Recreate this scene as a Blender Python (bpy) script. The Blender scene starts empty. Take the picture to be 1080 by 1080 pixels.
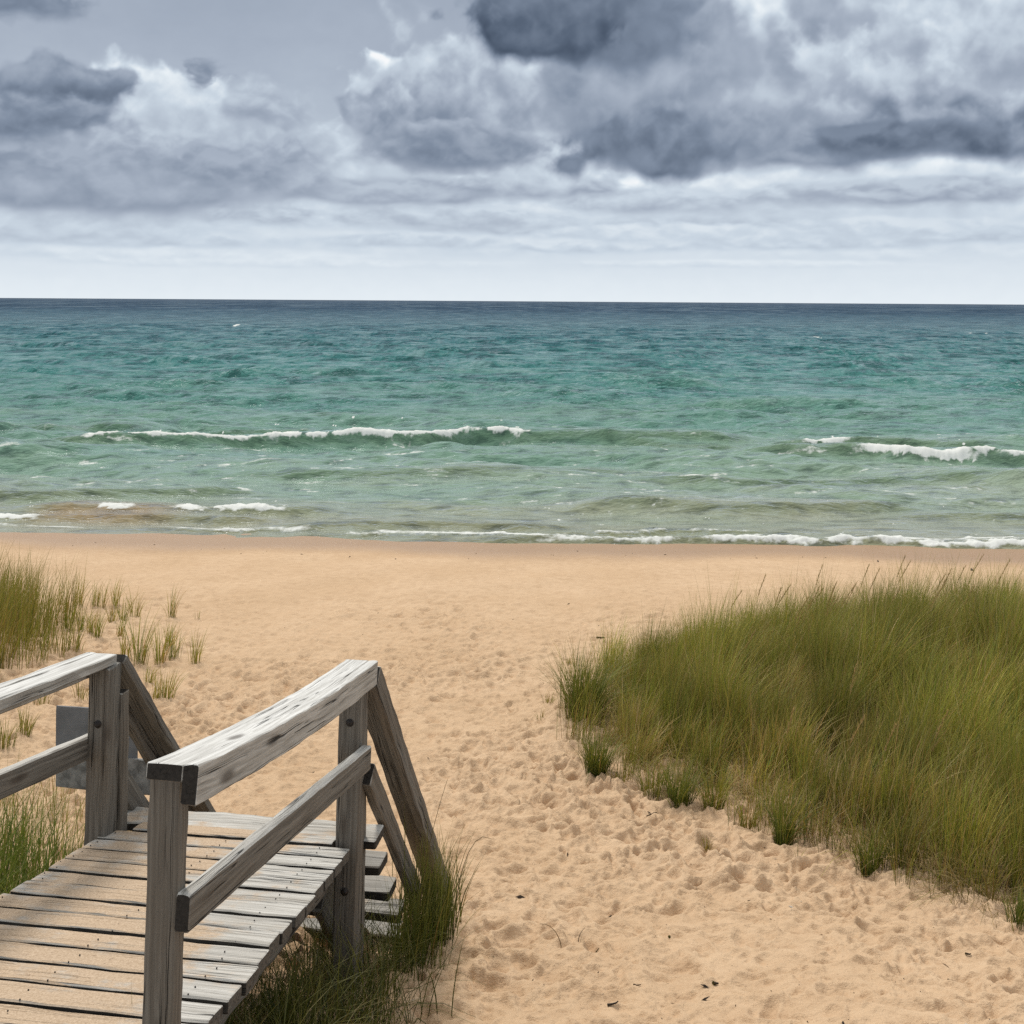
import bpy, math, random
import numpy as np
from mathutils import Vector, Matrix

scene = bpy.context.scene
col = scene.collection
CAM_Z = 3.0                 # eye height above the sand at the foot of the steps
SEA_H = 4.05                # eye height above the lake
ROLL = 0.0065               # the horizon drops a little to the right
random.seed(4)
RNG = np.random.default_rng(4)
SUN_E, SUN_ANG = 2.8, 14.0
SUN_EL, SUN_AZ = math.radians(54), math.radians(-24)      # azimuth from +Y (out over the water) towards +X


def tag(o, label=None, cat=None, group=None, kind=None):
    for k, v in (('label', label), ('category', cat), ('group', group), ('kind', kind)):
        if v:
            o[k] = v
    return o


def empty(name, loc, parent=None):
    o = bpy.data.objects.new(name, None)
    o.empty_display_size = 0.2
    col.objects.link(o)
    o.location = loc
    return o


def mesh_np(name, verts, faces, mat=None, parent=None, smooth=True, attrs=(), loc=(0, 0, 0)):
    """verts (N,3), faces: list of int arrays (M,k); builds ONE mesh object quickly; verts in world space"""
    verts = np.asarray(verts, dtype=np.float32) - np.asarray(loc, dtype=np.float32)
    me = bpy.data.meshes.new(name)
    me.vertices.add(len(verts))
    me.vertices.foreach_set('co', verts.ravel())
    loops = np.concatenate([f.ravel() for f in faces]).astype(np.int32)
    sizes = np.concatenate([np.full(len(f), f.shape[1], np.int32) for f in faces])
    starts = np.concatenate([[0], np.cumsum(sizes)[:-1]]).astype(np.int32)
    me.loops.add(len(loops))
    me.loops.foreach_set('vertex_index', loops)
    me.polygons.add(len(sizes))
    me.polygons.foreach_set('loop_start', starts)
    me.polygons.foreach_set('loop_total', sizes)
    me.polygons.foreach_set('use_smooth', np.full(len(sizes), bool(smooth)))
    for (an, typ, data) in attrs:
        at = me.attributes.new(an, typ, 'POINT')
        key = {'FLOAT': 'value', 'FLOAT_VECTOR': 'vector', 'FLOAT_COLOR': 'color'}[typ]
        at.data.foreach_set(key, np.asarray(data, dtype=np.float32).ravel())
    me.update(calc_edges=True)
    me.validate()
    o = bpy.data.objects.new(name, me)
    col.objects.link(o)
    if mat:
        me.materials.append(mat)
    o.location = loc
    if parent:
        o.parent = parent
        o.location = Vector(loc) - parent.location
    return o


def grid_faces(nr, nc):
    i = np.arange(nr - 1)[:, None] * nc + np.arange(nc - 1)[None, :]
    i = i.ravel()
    return np.stack([i, i + 1, i + nc + 1, i + nc], 1)
# ------------------------------------------------------------------ numpy noise
_U = np.uint32


def _hash(ix, iy, seed):
    h = ix.astype(np.int64).astype(_U) * _U(374761393) + iy.astype(np.int64).astype(_U) * _U(668265263) + _U((seed * 974634777) & 0xFFFFFFFF)
    h = (h ^ (h >> _U(13))) * _U(1274126177)
    return h ^ (h >> _U(16))


_GA = np.arange(256) * (2 * math.pi / 256)
_GX, _GY = np.cos(_GA).astype(np.float32), np.sin(_GA).astype(np.float32)


def perlin(x, y, seed=0):
    x, y = np.asarray(x), np.asarray(y)
    if x.shape != y.shape:
        x, y = np.broadcast_arrays(x, y)
    x0, y0 = np.floor(x), np.floor(y)
    fx, fy = (x - x0).astype(np.float32), (y - y0).astype(np.float32)
    ix, iy = x0.astype(np.int32).astype(_U), y0.astype(np.int32).astype(_U)
    hx0 = ix * _U(374761393)
    hx1 = hx0 + _U(374761393)
    hy0 = iy * _U(668265263) + _U((seed * 974634777) & 0xFFFFFFFF)
    hy1 = hy0 + _U(668265263)
    u = fx * fx * fx * (fx * (fx * 6 - 15) + 10)
    v = fy * fy * fy * (fy * (fy * 6 - 15) + 10)
    def g(hx, hy, dx, dy):
        h = hx + hy
        h = (h ^ (h >> _U(13))) * _U(1274126177)
        h = (h ^ (h >> _U(16))) & _U(255)
        return _GX[h] * dx + _GY[h] * dy
    fx1, fy1 = fx - 1, fy - 1
    n0 = g(hx0, hy0, fx, fy)
    n0 += u * (g(hx1, hy0, fx1, fy) - n0)
    n1 = g(hx0, hy1, fx, fy1)
    n1 += u * (g(hx1, hy1, fx1, fy1) - n1)
    return (n0 + v * (n1 - n0)) * np.float32(1.5)


def fbm(x, y, octaves=5, rough=0.5, seed=0, lac=2.03):
    t, a, n = 0.0, 1.0, 0.0
    for k in range(octaves):
        t = t + a * perlin(x, y, seed + 17 * k)
        n += a
        x, y, a = x * lac + 3.7, y * lac - 1.9, a * rough
    return t / n


def billow(x, y, octaves=5, rough=0.5, seed=0, lac=2.03):
    """puffy noise: rounded tops, sharp creases"""
    t, a, n = 0.0, 1.0, 0.0
    for k in range(octaves):
        t = t + a * (1 - 2.2 * np.abs(perlin(x, y, seed + 17 * k)))
        n += a
        x, y, a = x * lac + 3.7, y * lac - 1.9, a * rough
    return t / n


def sstep(a, b, x):
    t = np.clip((x - a) / (b - a), 0, 1)
    return t * t * (3 - 2 * t)


def srgb(r, g, b):
    f = lambda c: (c / 255 / 12.92) if c / 255 <= 0.04045 else ((c / 255 + 0.055) / 1.055) ** 2.4
    return (f(r), f(g), f(b))
# ------------------------------------------------------------------ node helper
class NB:
    """tiny expression builder for shader node trees"""
    def __init__(self, nt):
        self.nt = nt
    def n(self, typ, **kw):
        nd = self.nt.nodes.new(typ)
        for k, v in kw.items():
            setattr(nd, k, v)
        return nd
    def put(self, sock, v):
        if isinstance(v, bpy.types.NodeSocket):
            self.nt.links.new(v, sock)
        else:
            sock.default_value = v
    def m(self, op, a, b=None, c=None, clamp=False):
        nd = self.n('ShaderNodeMath', operation=op, use_clamp=clamp)
        for i, v in enumerate((a, b, c)):
            if v is not None:
                self.put(nd.inputs[i], v)
        return nd.outputs[0]
    def v(self, op, a, b=None, scale=None):
        nd = self.n('ShaderNodeVectorMath', operation=op)
        self.put(nd.inputs[0], a)
        if b is not None:
            self.put(nd.inputs[1], b)
        if scale is not None:
            self.put(nd.inputs['Scale'], scale)
        return nd.outputs['Value'] if op in ('LENGTH', 'DOT_PRODUCT') else nd.outputs[0]
    def comb(self, x, y, z=0.0):
        nd = self.n('ShaderNodeCombineXYZ')
        for i, q in enumerate((x, y, z)):
            self.put(nd.inputs[i], q)
        return nd.outputs[0]
    def sep(self, vec):
        nd = self.n('ShaderNodeSeparateXYZ')
        self.put(nd.inputs[0], vec)
        return nd.outputs
    def noise(self, vec, scale=5.0, detail=2.0, rough=0.5, dist=0.0, color=False, lac=2.0):
        nd = self.n('ShaderNodeTexNoise')
        self.put(nd.inputs['Vector'], vec)
        self.put(nd.inputs['Scale'], scale)
        nd.inputs['Detail'].default_value = detail
        nd.inputs['Roughness'].default_value = rough
        nd.inputs['Distortion'].default_value = dist
        nd.inputs['Lacunarity'].default_value = lac
        return nd.outputs['Color'] if color else nd.outputs['Fac']
    def vor(self, vec, scale=5.0, feature='F1', smooth=0.5, rand=1.0):
        nd = self.n('ShaderNodeTexVoronoi', feature=feature)
        self.put(nd.inputs['Vector'], vec)
        self.put(nd.inputs['Scale'], scale)
        nd.inputs['Randomness'].default_value = rand
        if feature == 'SMOOTH_F1':
            nd.inputs['Smoothness'].default_value = smooth
        return nd.outputs['Distance']
    def mr(self, x, a, b, c=0.0, d=1.0, interp='SMOOTHSTEP'):
        nd = self.n('ShaderNodeMapRange', interpolation_type=interp)
        for i, q in enumerate((x, a, b, c, d)):
            self.put(nd.inputs[i], q)
        return nd.outputs[0]
    def mix(self, f, a, b, mode='MIX'):
        nd = self.n('ShaderNodeMix', data_type='RGBA', blend_type=mode)
        self.put(nd.inputs[0], f)
        for s, q in ((nd.inputs[6], a), (nd.inputs[7], b)):
            if not isinstance(q, bpy.types.NodeSocket) and len(q) == 3:
                q = (*q, 1.0)
            self.put(s, q)
        return nd.outputs[2]
    def ramp(self, f, stops, interp='LINEAR'):
        nd = self.n('ShaderNodeValToRGB')
        cr = nd.color_ramp
        cr.interpolation = interp
        while len(cr.elements) < len(stops):
            cr.elements.new(0.5)
        for e, (p, c) in zip(cr.elements, stops):
            e.position = p
            e.color = (*c, 1.0) if len(c) == 3 else c
        self.put(nd.inputs[0], f)
        return nd.outputs[0]
    def attr(self, name, out='Fac'):
        nd = self.n('ShaderNodeAttribute', attribute_name=name)
        return nd.outputs[out]


# ------------------------------------------------------------------ the cloud field, a brightness 0..1 for each direction
def ang(px, py):
    """photo pixel -> azimuth and elevation (radians)"""
    dx, dy = px - 540.0, py - 317.5
    return math.atan2(dx, 1200.0), math.atan2(-(dy - 0.0065 * dx), math.hypot(1200.0, dx))


# clouds back to front: centre, half width, half height, brightness of crown and of base, edge softness, raggedness
CLOUDS = [
    (250, 250, 330, 26, 0.86, 0.76, 0.5, 1), (800, 246, 360, 26, 0.86, 0.77, 0.5, 1), (520, 262, 300, 16, 0.88, 0.75, 0.425, 1),
    (120, 270, 260, 14, 0.89, 0.76, 0.425, 1), (980, 268, 240, 13, 0.89, 0.77, 0.425, 1),
    (150, 255, 170, 12, 0.84, 0.65, 0.34, 1), (420, 256, 150, 11, 0.84, 0.66, 0.34, 1), (640, 262, 150, 9, 0.86, 0.69, 0.34, 1), (860, 258, 150, 10, 0.84, 0.66, 0.34, 1), (1040, 250, 120, 12, 0.83, 0.65, 0.34, 1),
    (20, 246, 120, 12, 0.82, 0.61, 0.34, 1), (560, 243, 120, 12, 0.82, 0.63, 0.34, 1), (760, 236, 120, 13, 0.8, 0.61, 0.34, 1), (300, 279, 220, 7, 0.89, 0.77, 0.425, 1), (760, 280, 240, 6, 0.89, 0.77, 0.425, 1),
    (330, 230, 150, 24, 0.86, 0.72, 0.35, 1), (600, 215, 120, 34, 0.9, 0.74, 0.35, 1.1), (1000, 205, 170, 42, 0.86, 0.68, 0.35, 1.1), (800, 215, 180, 30, 0.84, 0.68, 0.35, 1),
    (100, 242, 170, 20, 0.82, 0.65, 0.34, 1), (700, 250, 160, 14, 0.86, 0.71, 0.34, 1), (930, 243, 150, 13, 0.84, 0.69, 0.34, 1),
    (470, 232, 140, 17, 0.8, 0.59, 0.2975, 1), (270, 226, 90, 18, 0.8, 0.57, 0.2975, 1), (700, 214, 140, 18, 0.78, 0.57, 0.2975, 1), (885, 208, 120, 20, 0.78, 0.57, 0.2975, 1),
    (330, 192, 90, 42, 0.78, 0.62, 0.35, 1.1), (345, 160, 38, 34, 0.72, 0.6, 0.4, 1.2), (420, 205, 150, 22, 0.68, 0.5, 0.3, 1), (560, 200, 110, 18, 0.7, 0.49, 0.2975, 1), (960, 205, 130, 20, 0.72, 0.5, 0.2975, 1),
    (170, 185, 150, 60, 0.78, 0.58, 0.35, 1.1), (60, 190, 170, 56, 0.66, 0.46, 0.3, 1), (240, 155, 95, 62, 0.7, 0.5, 0.28, 1.1),
    (140, 114, 84, 44, 0.86, 0.64, 0.26, 1.1), (190, 112, 62, 36, 0.84, 0.64, 0.26, 1.1), (210, 150, 90, 40, 0.72, 0.55, 0.3, 1.1), (90, 208, 200, 30, 0.62, 0.42, 0.35, 0.9), (250, 190, 110, 34, 0.66, 0.47, 0.35, 1),
    (150, 165, 80, 30, 0.66, 0.45, 0.3, 1.1), (235, 178, 70, 26, 0.60, 0.42, 0.3, 1.1), (20, 170, 80, 26, 0.60, 0.44, 0.3, 1.1), (265, 118, 60, 34, 0.66, 0.52, 0.4, 1.2), (300, 165, 44, 26, 0.64, 0.48, 0.3, 1.1), (214, 80, 26, 18, 0.52, 0.42, 0.3, 1.2),
    (58, 108, 80, 44, 0.5, 0.27, 0.22, 1.2), (15, 128, 70, 34, 0.48, 0.32, 0.35, 1.1), (10, 0, 60, 26, 0.45, 0.36, 0.3, 1.2),
    (428, 40, 26, 46, 0.58, 0.52, 0.6, 1.4), (560, 165, 90, 55, 0.86, 0.66, 0.35, 1.1),
    (410, 105, 58, 52, 0.86, 0.55, 0.2, 1.1), (560, 108, 95, 70, 0.76, 0.46, 0.22, 1.1), (470, 118, 100, 66, 0.72, 0.4, 0.18, 1.1), (400, 125, 44, 40, 0.62, 0.4, 0.2, 1.1), (475, 160, 110, 30, 0.56, 0.36, 0.25, 1),
    (748, 25, 60, 80, 1, 0.82, 0.3, 1.1), (815, 40, 60, 70, 0.92, 0.66, 0.3, 1.2), (780, 110, 100, 90, 0.64, 0.46, 0.3, 1.1), (850, 110, 80, 80, 0.74, 0.48, 0.3, 1.2),
    (890, 40, 70, 90, 0.6, 0.4, 0.25, 1.1), (1000, 60, 150, 118, 0.88, 0.44, 0.2, 1.1), (1060, 40, 110, 90, 0.84, 0.5, 0.22, 1.1), (930, 95, 70, 60, 0.74, 0.44, 0.22, 1.1),
    (880, 162, 120, 26, 0.58, 0.38, 0.3, 1), (1010, 135, 150, 44, 0.62, 0.2, 0.22, 1), (930, 148, 110, 24, 0.42, 0.24, 0.3, 0.9),
    (700, 60, 100, 90, 0.56, 0.38, 0.3, 1.1), (660, 110, 90, 80, 0.58, 0.38, 0.25, 1.1), (745, 150, 90, 42, 0.54, 0.36, 0.3, 1.1), (690, 160, 96, 44, 0.46, 0.26, 0.22, 1),
    (625, 40, 110, 60, 0.42, 0.28, 0.3, 1.1), (560, 30, 92, 50, 0.36, 0.14, 0.18, 1.1), (610, 10, 110, 40, 0.36, 0.26, 0.3, 1.1),
]


def cloud_value(a, e):
    """flat arrays of azimuth and elevation -> brightness"""
    low = np.interp(e, [0, 0.015, 0.04, 0.07, 0.10, 0.14, 0.18, 0.25, 0.30], [0.915, 0.885, 0.825, 0.765, 0.73, 0.67, 0.61, 0.565, 0.54])
    le = np.log(np.maximum(e, 0.0) + 0.04)
    val = low + 0.030 * fbm(a * 9, le * 5.0, 5, 0.55, 71) * sstep(0.0, 0.05, e)
    for k, (px, py, rx, ry, top, base, soft, rag) in enumerate(CLOUDS):
        ca, ce = ang(px, py)
        ra, re = rx / 1200, ry / 1200
        m = (np.abs(a - ca) < ra * 1.55) & (np.abs(e - ce) < re * 1.75)
        if not m.any():
            continue
        x, y = a[m], e[m]
        sd = 1000 + int(px) * 7 + int(py) * 13 + int(rx)
        f = 1.15 / (0.5 * ra + 0.9 * re + 0.012)             # puffs scale with the cloud
        sq = 1.0 if ry > 34 else (1.5 if ry > 22 else 2.3)   # low flat clouds have flat puffs
        wx, wy = fbm(x * f * 1.1, y * f * 1.1 * sq, 3, 0.5, sd), fbm(x * f * 1.1 + 7, y * f * 1.1 * sq, 3, 0.5, sd + 3)
        w0x, w0y = fbm(x * 16, y * 16, 3, 0.5, sd + 21), fbm(x * 16 + 5, y * 16, 3, 0.5, sd + 23)
        q_ = 1.0 if ry > 34 else 0.45
        xx = x + wx * ra * 0.32 + w0x * 0.030 * rag
        yy = y + (wy * re * 0.34 + w0y * min(0.020, 0.5 * re) * rag) * q_
        dx, dy = (xx - ca) / ra, (yy - ce) / re
        dyb = np.where(dy < 0, dy * 1.25, dy)                # flatter underside
        body = 1.0 - np.sqrt(dx ** 2 + np.abs(dyb) ** 2.3 + 1e-9)
        P = lambda ox, oy: 0.60 * billow((x + wx * 0.006 + ox) * f * 1.5, (y + wy * 0.006 + oy) * f * 1.5 * sq, 5, 0.47, sd + 7) + 0.22 * fbm((x + ox) * f * 3.0, (y + oy) * f * 3.0 * sq, 5, 0.52, sd + 9)
        n0 = P(0, 0)
        n1 = P(0.12 * re + 0.001, 0.34 * re + 0.0015)
        n2 = P(0.02, 0.0) if False else n1
        s = body + 0.50 * rag * n0 - 0.02
        sf = 1.7 * soft * (0.75 + 1.3 * sstep(0.15, -0.7, dy) + 0.9 * np.clip(fbm(x * 13, y * 13, 2, 0.5, sd + 31), 0, 1))      # crisp crowns, soft undersides
        alpha = sstep(0.0, sf, s)
        relief = np.tanh((n0 - n1) * 1.9)
        h = np.clip(0.48 + 0.46 * dy + 0.07 * dx + 0.55 * relief * (0.75 + 0.25 * dy) + 0.22 * fbm(x * f * 0.9, y * f * 1.4, 3, 0.5, sd + 41), -0.15, 1.2)
        rim = 0.05 * sstep(0.35, 0.0, s) * sstep(-0.2, 0.5, dy)
        if ry < 30:
            h = np.minimum(h, 0.85)
        v = base + (np.maximum(top - base, 0.15 if ry > 30 else 0.06)) * h + rim + 0.035 * n0
        val[m] = val[m] * (1 - alpha) + v * alpha
    val = val + (val - 0.62) * 0.24 * sstep(0.05, 0.11, e)
    return np.clip(val + 0.010 * fbm(a * 60, e * 80, 3, 0.5, 61), 0.02, 1.0)


SKY_RAMP = [(0.0, srgb(58, 70, 88)), (0.18, srgb(90, 103, 122)), (0.38, srgb(129, 142, 161)), (0.58, srgb(167, 178, 194)),
            (0.78, srgb(202, 214, 226)), (0.92, srgb(230, 238, 244)), (1.0, srgb(247, 249, 251))]
def new_mat(name):
    m = bpy.data.materials.new(name)
    m.use_nodes = True
    m.node_tree.nodes.clear()
    return m, NB(m.node_tree)


def finish(B, surf, disp=None):
    o = B.n('ShaderNodeOutputMaterial')
    B.nt.links.new(surf, o.inputs[0])


# ------------------------------------------------------------------ sky: cloud dome far out over the lake, overcast world everywhere else
V_EDGE = 0.80
azs = np.radians(np.concatenate([np.linspace(-66, -26.5, 50)[:-1], np.linspace(-26.5, 26.5, 960), np.linspace(26.5, 66, 50)[1:]]))
els = np.radians(np.concatenate([[-0.6, -0.2], np.linspace(0.0, 15.6, 330), np.linspace(15.6, 26, 30)[1:]]))
A_, E_ = np.meshgrid(azs, els)
val = cloud_value(A_.ravel(), E_.ravel()).reshape(A_.shape)
edge = np.maximum(sstep(np.radians(40), np.radians(62), np.abs(A_)), sstep(np.radians(17), np.radians(24.5), E_))
val = val * (1 - edge) + V_EDGE * edge
R_ = 24000.0
dv = np.stack([R_ * np.cos(E_) * np.sin(A_), R_ * np.cos(E_) * np.cos(A_), R_ * np.sin(E_) + CAM_Z], -1).reshape(-1, 3)
msky, B = new_mat('cloud_sheet')
skyc = B.ramp(B.attr('val'), SKY_RAMP)
em = B.n('ShaderNodeEmission')
B.put(em.inputs[0], skyc)
em.inputs[1].default_value = 1.0
finish(B, em.outputs[0])
msky.cycles.emission_sampling = 'NONE'
sky_o = mesh_np('sky', dv, [grid_faces(*A_.shape)], msky, attrs=[('val', 'FLOAT', val)])
tag(sky_o, kind='structure')

w = bpy.data.worlds.new("World")
scene.world = w
w.use_nodes = True
w.node_tree.nodes.clear()
B = NB(w.node_tree)
tcw = B.n('ShaderNodeTexCoord')
dz_ = B.sep(B.v('NORMALIZE', tcw.outputs['Generated']))[2]
ps = [p for p, _ in SKY_RAMP]
edge_c = tuple(float(np.interp(V_EDGE, ps, [c[i] for _, c in SKY_RAMP])) for i in range(3))
over = B.ramp(dz_, [(0.0, (0.80, 0.84, 0.87)), (0.30, edge_c), (0.44, edge_c), (0.75, (0.90, 0.91, 0.90)), (1.0, (1.02, 1.02, 1.00))])
nsky = B.n('ShaderNodeTexSky', sky_type='NISHITA', sun_disc=False)
nsky.sun_elevation = SUN_EL
nsky.sun_rotation = SUN_AZ
bg1 = B.n('ShaderNodeBackground')
B.put(bg1.inputs[0], nsky.outputs[0])
bg1.inputs[1].default_value = 0.06
bg2 = B.n('ShaderNodeBackground')
B.put(bg2.inputs[0], over)
bg2.inputs[1].default_value = 1.0
ms = B.n('ShaderNodeMixShader')
ms.inputs[0].default_value = 0.9                         # the cloud sheet lets a little blue sky through
B.nt.links.new(bg1.outputs[0], ms.inputs[1])
B.nt.links.new(bg2.outputs[0], ms.inputs[2])
wo = B.n('ShaderNodeOutputWorld')
B.nt.links.new(ms.outputs[0], wo.inputs[0])

sun = bpy.data.lights.new('sun', 'SUN')
sun.energy = SUN_E
sun.angle = math.radians(SUN_ANG)
sun.color = (1.0, 0.95, 0.87)
so = bpy.data.objects.new('sun', sun)
col.objects.link(so)
sd = Vector((math.sin(SUN_AZ) * math.cos(SUN_EL), math.cos(SUN_AZ) * math.cos(SUN_EL), math.sin(SUN_EL)))
so.rotation_euler = sd.to_track_quat('Z', 'Y').to_euler()
so.location = sd * 50

# ------------------------------------------------------------------ camera: level, shifted down, rolled a third of a degree
cam = bpy.data.cameras.new('camera')
cam.sensor_fit = 'HORIZONTAL'
cam.sensor_width = 36.0
cam.lens = 36.0 * 1200 / 1080
cam.shift_y = -(540 - 317.5) / 1080
cam.clip_start = 0.05
cam.clip_end = 60000
co = bpy.data.objects.new('camera', cam)
col.objects.link(co)
co.matrix_world = Matrix.Translation((0, 0, CAM_Z)) @ Matrix.Rotation(math.radians(90), 4, 'X') @ Matrix.Rotation(ROLL, 4, 'Z')
scene.camera = co
scene.view_settings.view_transform = 'Standard'
scene.view_settings.look = 'None'
scene.view_settings.exposure = 0
scene.cycles.max_bounces = 6
scene.cycles.diffuse_bounces = 3
scene.cycles.glossy_bounces = 2
scene.cycles.transmission_bounces = 3
scene.cycles.use_adaptive_sampling = True
scene.cycles.adaptive_threshold = 0.012
scene.cycles.use_denoising = False
scene.cycles.sample_clamp_indirect = 2.0
scene.cycles.sample_clamp_direct = 2.0
# ------------------------------------------------------------------ sand: slopes from the dune to the water, with a grassy hump at the right
_HD = [0, 2, 3, 4, 5, 6, 7, 8, 10, 12, 16, 19.5, 24, 40, 120, 400]
_HH = [1.9, 2.1, 2.3, 2.52, 2.80, 3.04, 3.19, 3.30, 3.46, 3.59, 3.83, 4.06, 4.40, 5.2, 7.5, 9.0]


def smooth_prof(y):
    return (np.interp(y - 0.45, _HD, _HH) + 2 * np.interp(y, _HD, _HH) + np.interp(y + 0.45, _HD, _HH)) / 4


def land_low(x, y):
    """eye height above the ground, large forms only"""
    ye = y + 0.055 * x * sstep(12, 19, y)
    h = smooth_prof(ye)
    h = h - 0.47 * np.exp(-(((x - 4.2) / 2.3) ** 2 + ((y - 9.3) / 2.2) ** 2))
    h = h - 0.28 * np.exp(-(((x + 5.6) / 1.3) ** 2 + ((y - 10.3) / 1.6) ** 2))
    h = h - 0.16 * np.exp(-(((x + 2.6) / 0.7) ** 2 + ((y - 5.0) / 0.9) ** 2))
    fade = sstep(19.5, 15, y)
    h = h + fade * (0.055 * perlin(x * 0.55, y * 0.4, 3) + 0.030 * perlin(x * 1.3, y * 1.1, 4))
    return h


def prints(x, y, cell, seed, depth, dens=1.0):
    """old, slumped footprints: soft hollows with a low rim, one per cell of a jittered grid"""
    cx0, cy0 = np.floor(x / cell), np.floor(y / cell)
    out = np.zeros_like(x)
    for i in (-1, 0, 1):
        for j in (-1, 0, 1):
            ix, iy = (cx0 + i).astype(np.int64), (cy0 + j).astype(np.int64)
            r = [(_hash(ix, iy, seed + k) / 4294967296.0) for k in range(6)]
            px, py = (ix + r[0]) * cell, (iy + r[1]) * cell
            ang_ = r[2] * math.pi
            lx = (x - px) * np.cos(ang_) + (y - py) * np.sin(ang_)
            ly = -(x - px) * np.sin(ang_) + (y - py) * np.cos(ang_)
            s = cell * (0.28 + 0.30 * r[3])
            q2 = (lx / (s * 1.35)) ** 2 + (ly / (s * 0.75)) ** 2
            k = np.where(r[4] < dens, 0.4 + 0.6 * r[5], 0.0)
            out += k * (-np.exp(-q2 * 1.6) + 0.55 * np.exp(-((np.sqrt(q2) - 1.25) / 0.35) ** 2))
    return out * depth


def land_fine(x, y):
    wx, wy = x + 0.05 * perlin(x * 5, y * 5, 41), y + 0.05 * perlin(x * 5, y * 5, 43)
    k = sstep(17.5, 9, y)
    z = prints(wx, wy, 0.34, 100, 0.024, 0.75) + prints(wx, wy, 0.20, 200, 0.028, 0.85) + prints(wx, wy, 0.11, 300, 0.019, 0.9) + prints(wx, wy, 0.062, 400, 0.011, 0.9)
    z = z + 0.016 * fbm(x * 4, y * 4, 6, 0.62, 46)
    beach = 0.006 * fbm(x * 1.2, y * 2.5, 4, 0.5, 48)
    return z * k * np.clip(1.0 + 0.8 * perlin(x * 0.55, y * 0.45, 49), 0.65, 1.6) + beach


def ground(x, y):
    """z of the sand"""
    x, y = np.atleast_1d(np.asarray(x, float)), np.atleast_1d(np.asarray(y, float))
    return CAM_Z - land_low(x, y) + land_fine(x, y)


def at(px, py):
    """where the sight line through a photo pixel meets the large forms of the sand"""
    dx, dy = px - 540.0, py - 317.5
    u, v = (dx + ROLL * dy) / 1200, (dy - ROLL * dx) / 1200
    ys = np.linspace(2.2, 22, 1500)
    h = land_low(u * ys, ys)
    k = int(np.argmax(v * ys >= h))
    return float(u * ys[k]), float(ys[k])


th = np.radians(np.concatenate([np.linspace(-80, -29, 60)[:-1], np.linspace(-29, 29, 900), np.linspace(29, 80, 60)[1:]]))
yy = np.concatenate([np.geomspace(0.6, 3.0, 60)[:-1], np.geomspace(3.0, 21.0, 860), np.geomspace(21.0, 24000, 90)[1:]])
# rows are lines of equal distance from the dune, columns fan out
T_, Y_ = np.meshgrid(np.tan(th), yy)
X_ = T_ * Y_
zz = CAM_Z - land_low(X_, Y_)
near = (Y_ < 21)
fz = np.zeros_like(zz)
nr_ = int((yy < 21).sum())
fz[:nr_] = land_fine(X_[:nr_], Y_[:nr_])
zz = zz + fz
ye_ = Y_ + 0.055 * X_ * sstep(12, 19, Y_)
wet = sstep(17.0, 18.4, ye_ + 0.7 * perlin(X_ * 0.32, Y_ * 0.1, 77) + 0.15 * perlin(X_ * 1.3, Y_ * 0.3, 78)) * (Y_ < 60)

m_sand, B = new_mat('sand')
geo = B.n('ShaderNodeNewGeometry')
pos = geo.outputs['Position']
n_big = B.noise(pos, 0.9, 4.0, 0.55)
n_mid = B.noise(pos, 9.0, 5.0, 0.6)
n_gr = B.noise(pos, 260.0, 2.0, 0.6)
n_gr2 = B.noise(pos, 90.0, 3.0, 0.65)
c = B.mix(B.mr(n_big, 0.3, 0.7), (0.525, 0.358, 0.217), (0.585, 0.412, 0.262))
c = B.mix(B.mr(n_mid, 0.35, 0.72, 0.0, 0.55), c, (0.400, 0.255, 0.145))
c = B.mix(B.mr(n_gr, 0.30, 0.72, 0.0, 0.5), c, (0.62, 0.46, 0.31))
c = B.mix(B.mr(n_gr2, 0.58, 0.78, 0.0, 0.55), c, (0.25, 0.15, 0.085))
# hollows are coloured darker with depth
c = B.mix(B.mr(B.attr('hollow'), 0.2, 1.0, 0.0, 0.22), c, (0.34, 0.20, 0.105))
c = B.mix(B.m('MULTIPLY', B.attr('wet'), 0.85), c, (0.30, 0.185, 0.105))
bs = B.n('ShaderNodeBsdfPrincipled')
B.put(bs.inputs['Base Color'], c)
B.put(bs.inputs['Roughness'], B.mr(B.attr('wet'), 0.0, 1.0, 0.95, 0.50))
B.put(bs.inputs['Specular IOR Level'], B.mr(B.attr('wet'), 0.0, 1.0, 0.06, 0.25))
bp = B.n('ShaderNodeBump')
bp.inputs['Strength'].default_value = 0.8
bp.inputs['Distance'].default_value = 0.016
hsum = B.m('ADD', B.m('MULTIPLY', B.noise(pos, 42.0, 5.0, 0.62), 1.0), B.m('MULTIPLY', n_gr, 0.18))
B.put(bp.inputs['Height'], hsum)
B.nt.links.new(bp.outputs[0], bs.inputs['Normal'])
finish(B, bs.outputs[0])
hollow = np.clip(-fz / 0.02, 0, 1)
beach_o = mesh_np('beach', np.stack([X_, Y_, zz], -1).reshape(-1, 3), [grid_faces(*X_.shape)], m_sand,
                  attrs=[('wet', 'FLOAT', wet), ('hollow', 'FLOAT', hollow)])
tag(beach_o, kind='structure')

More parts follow.
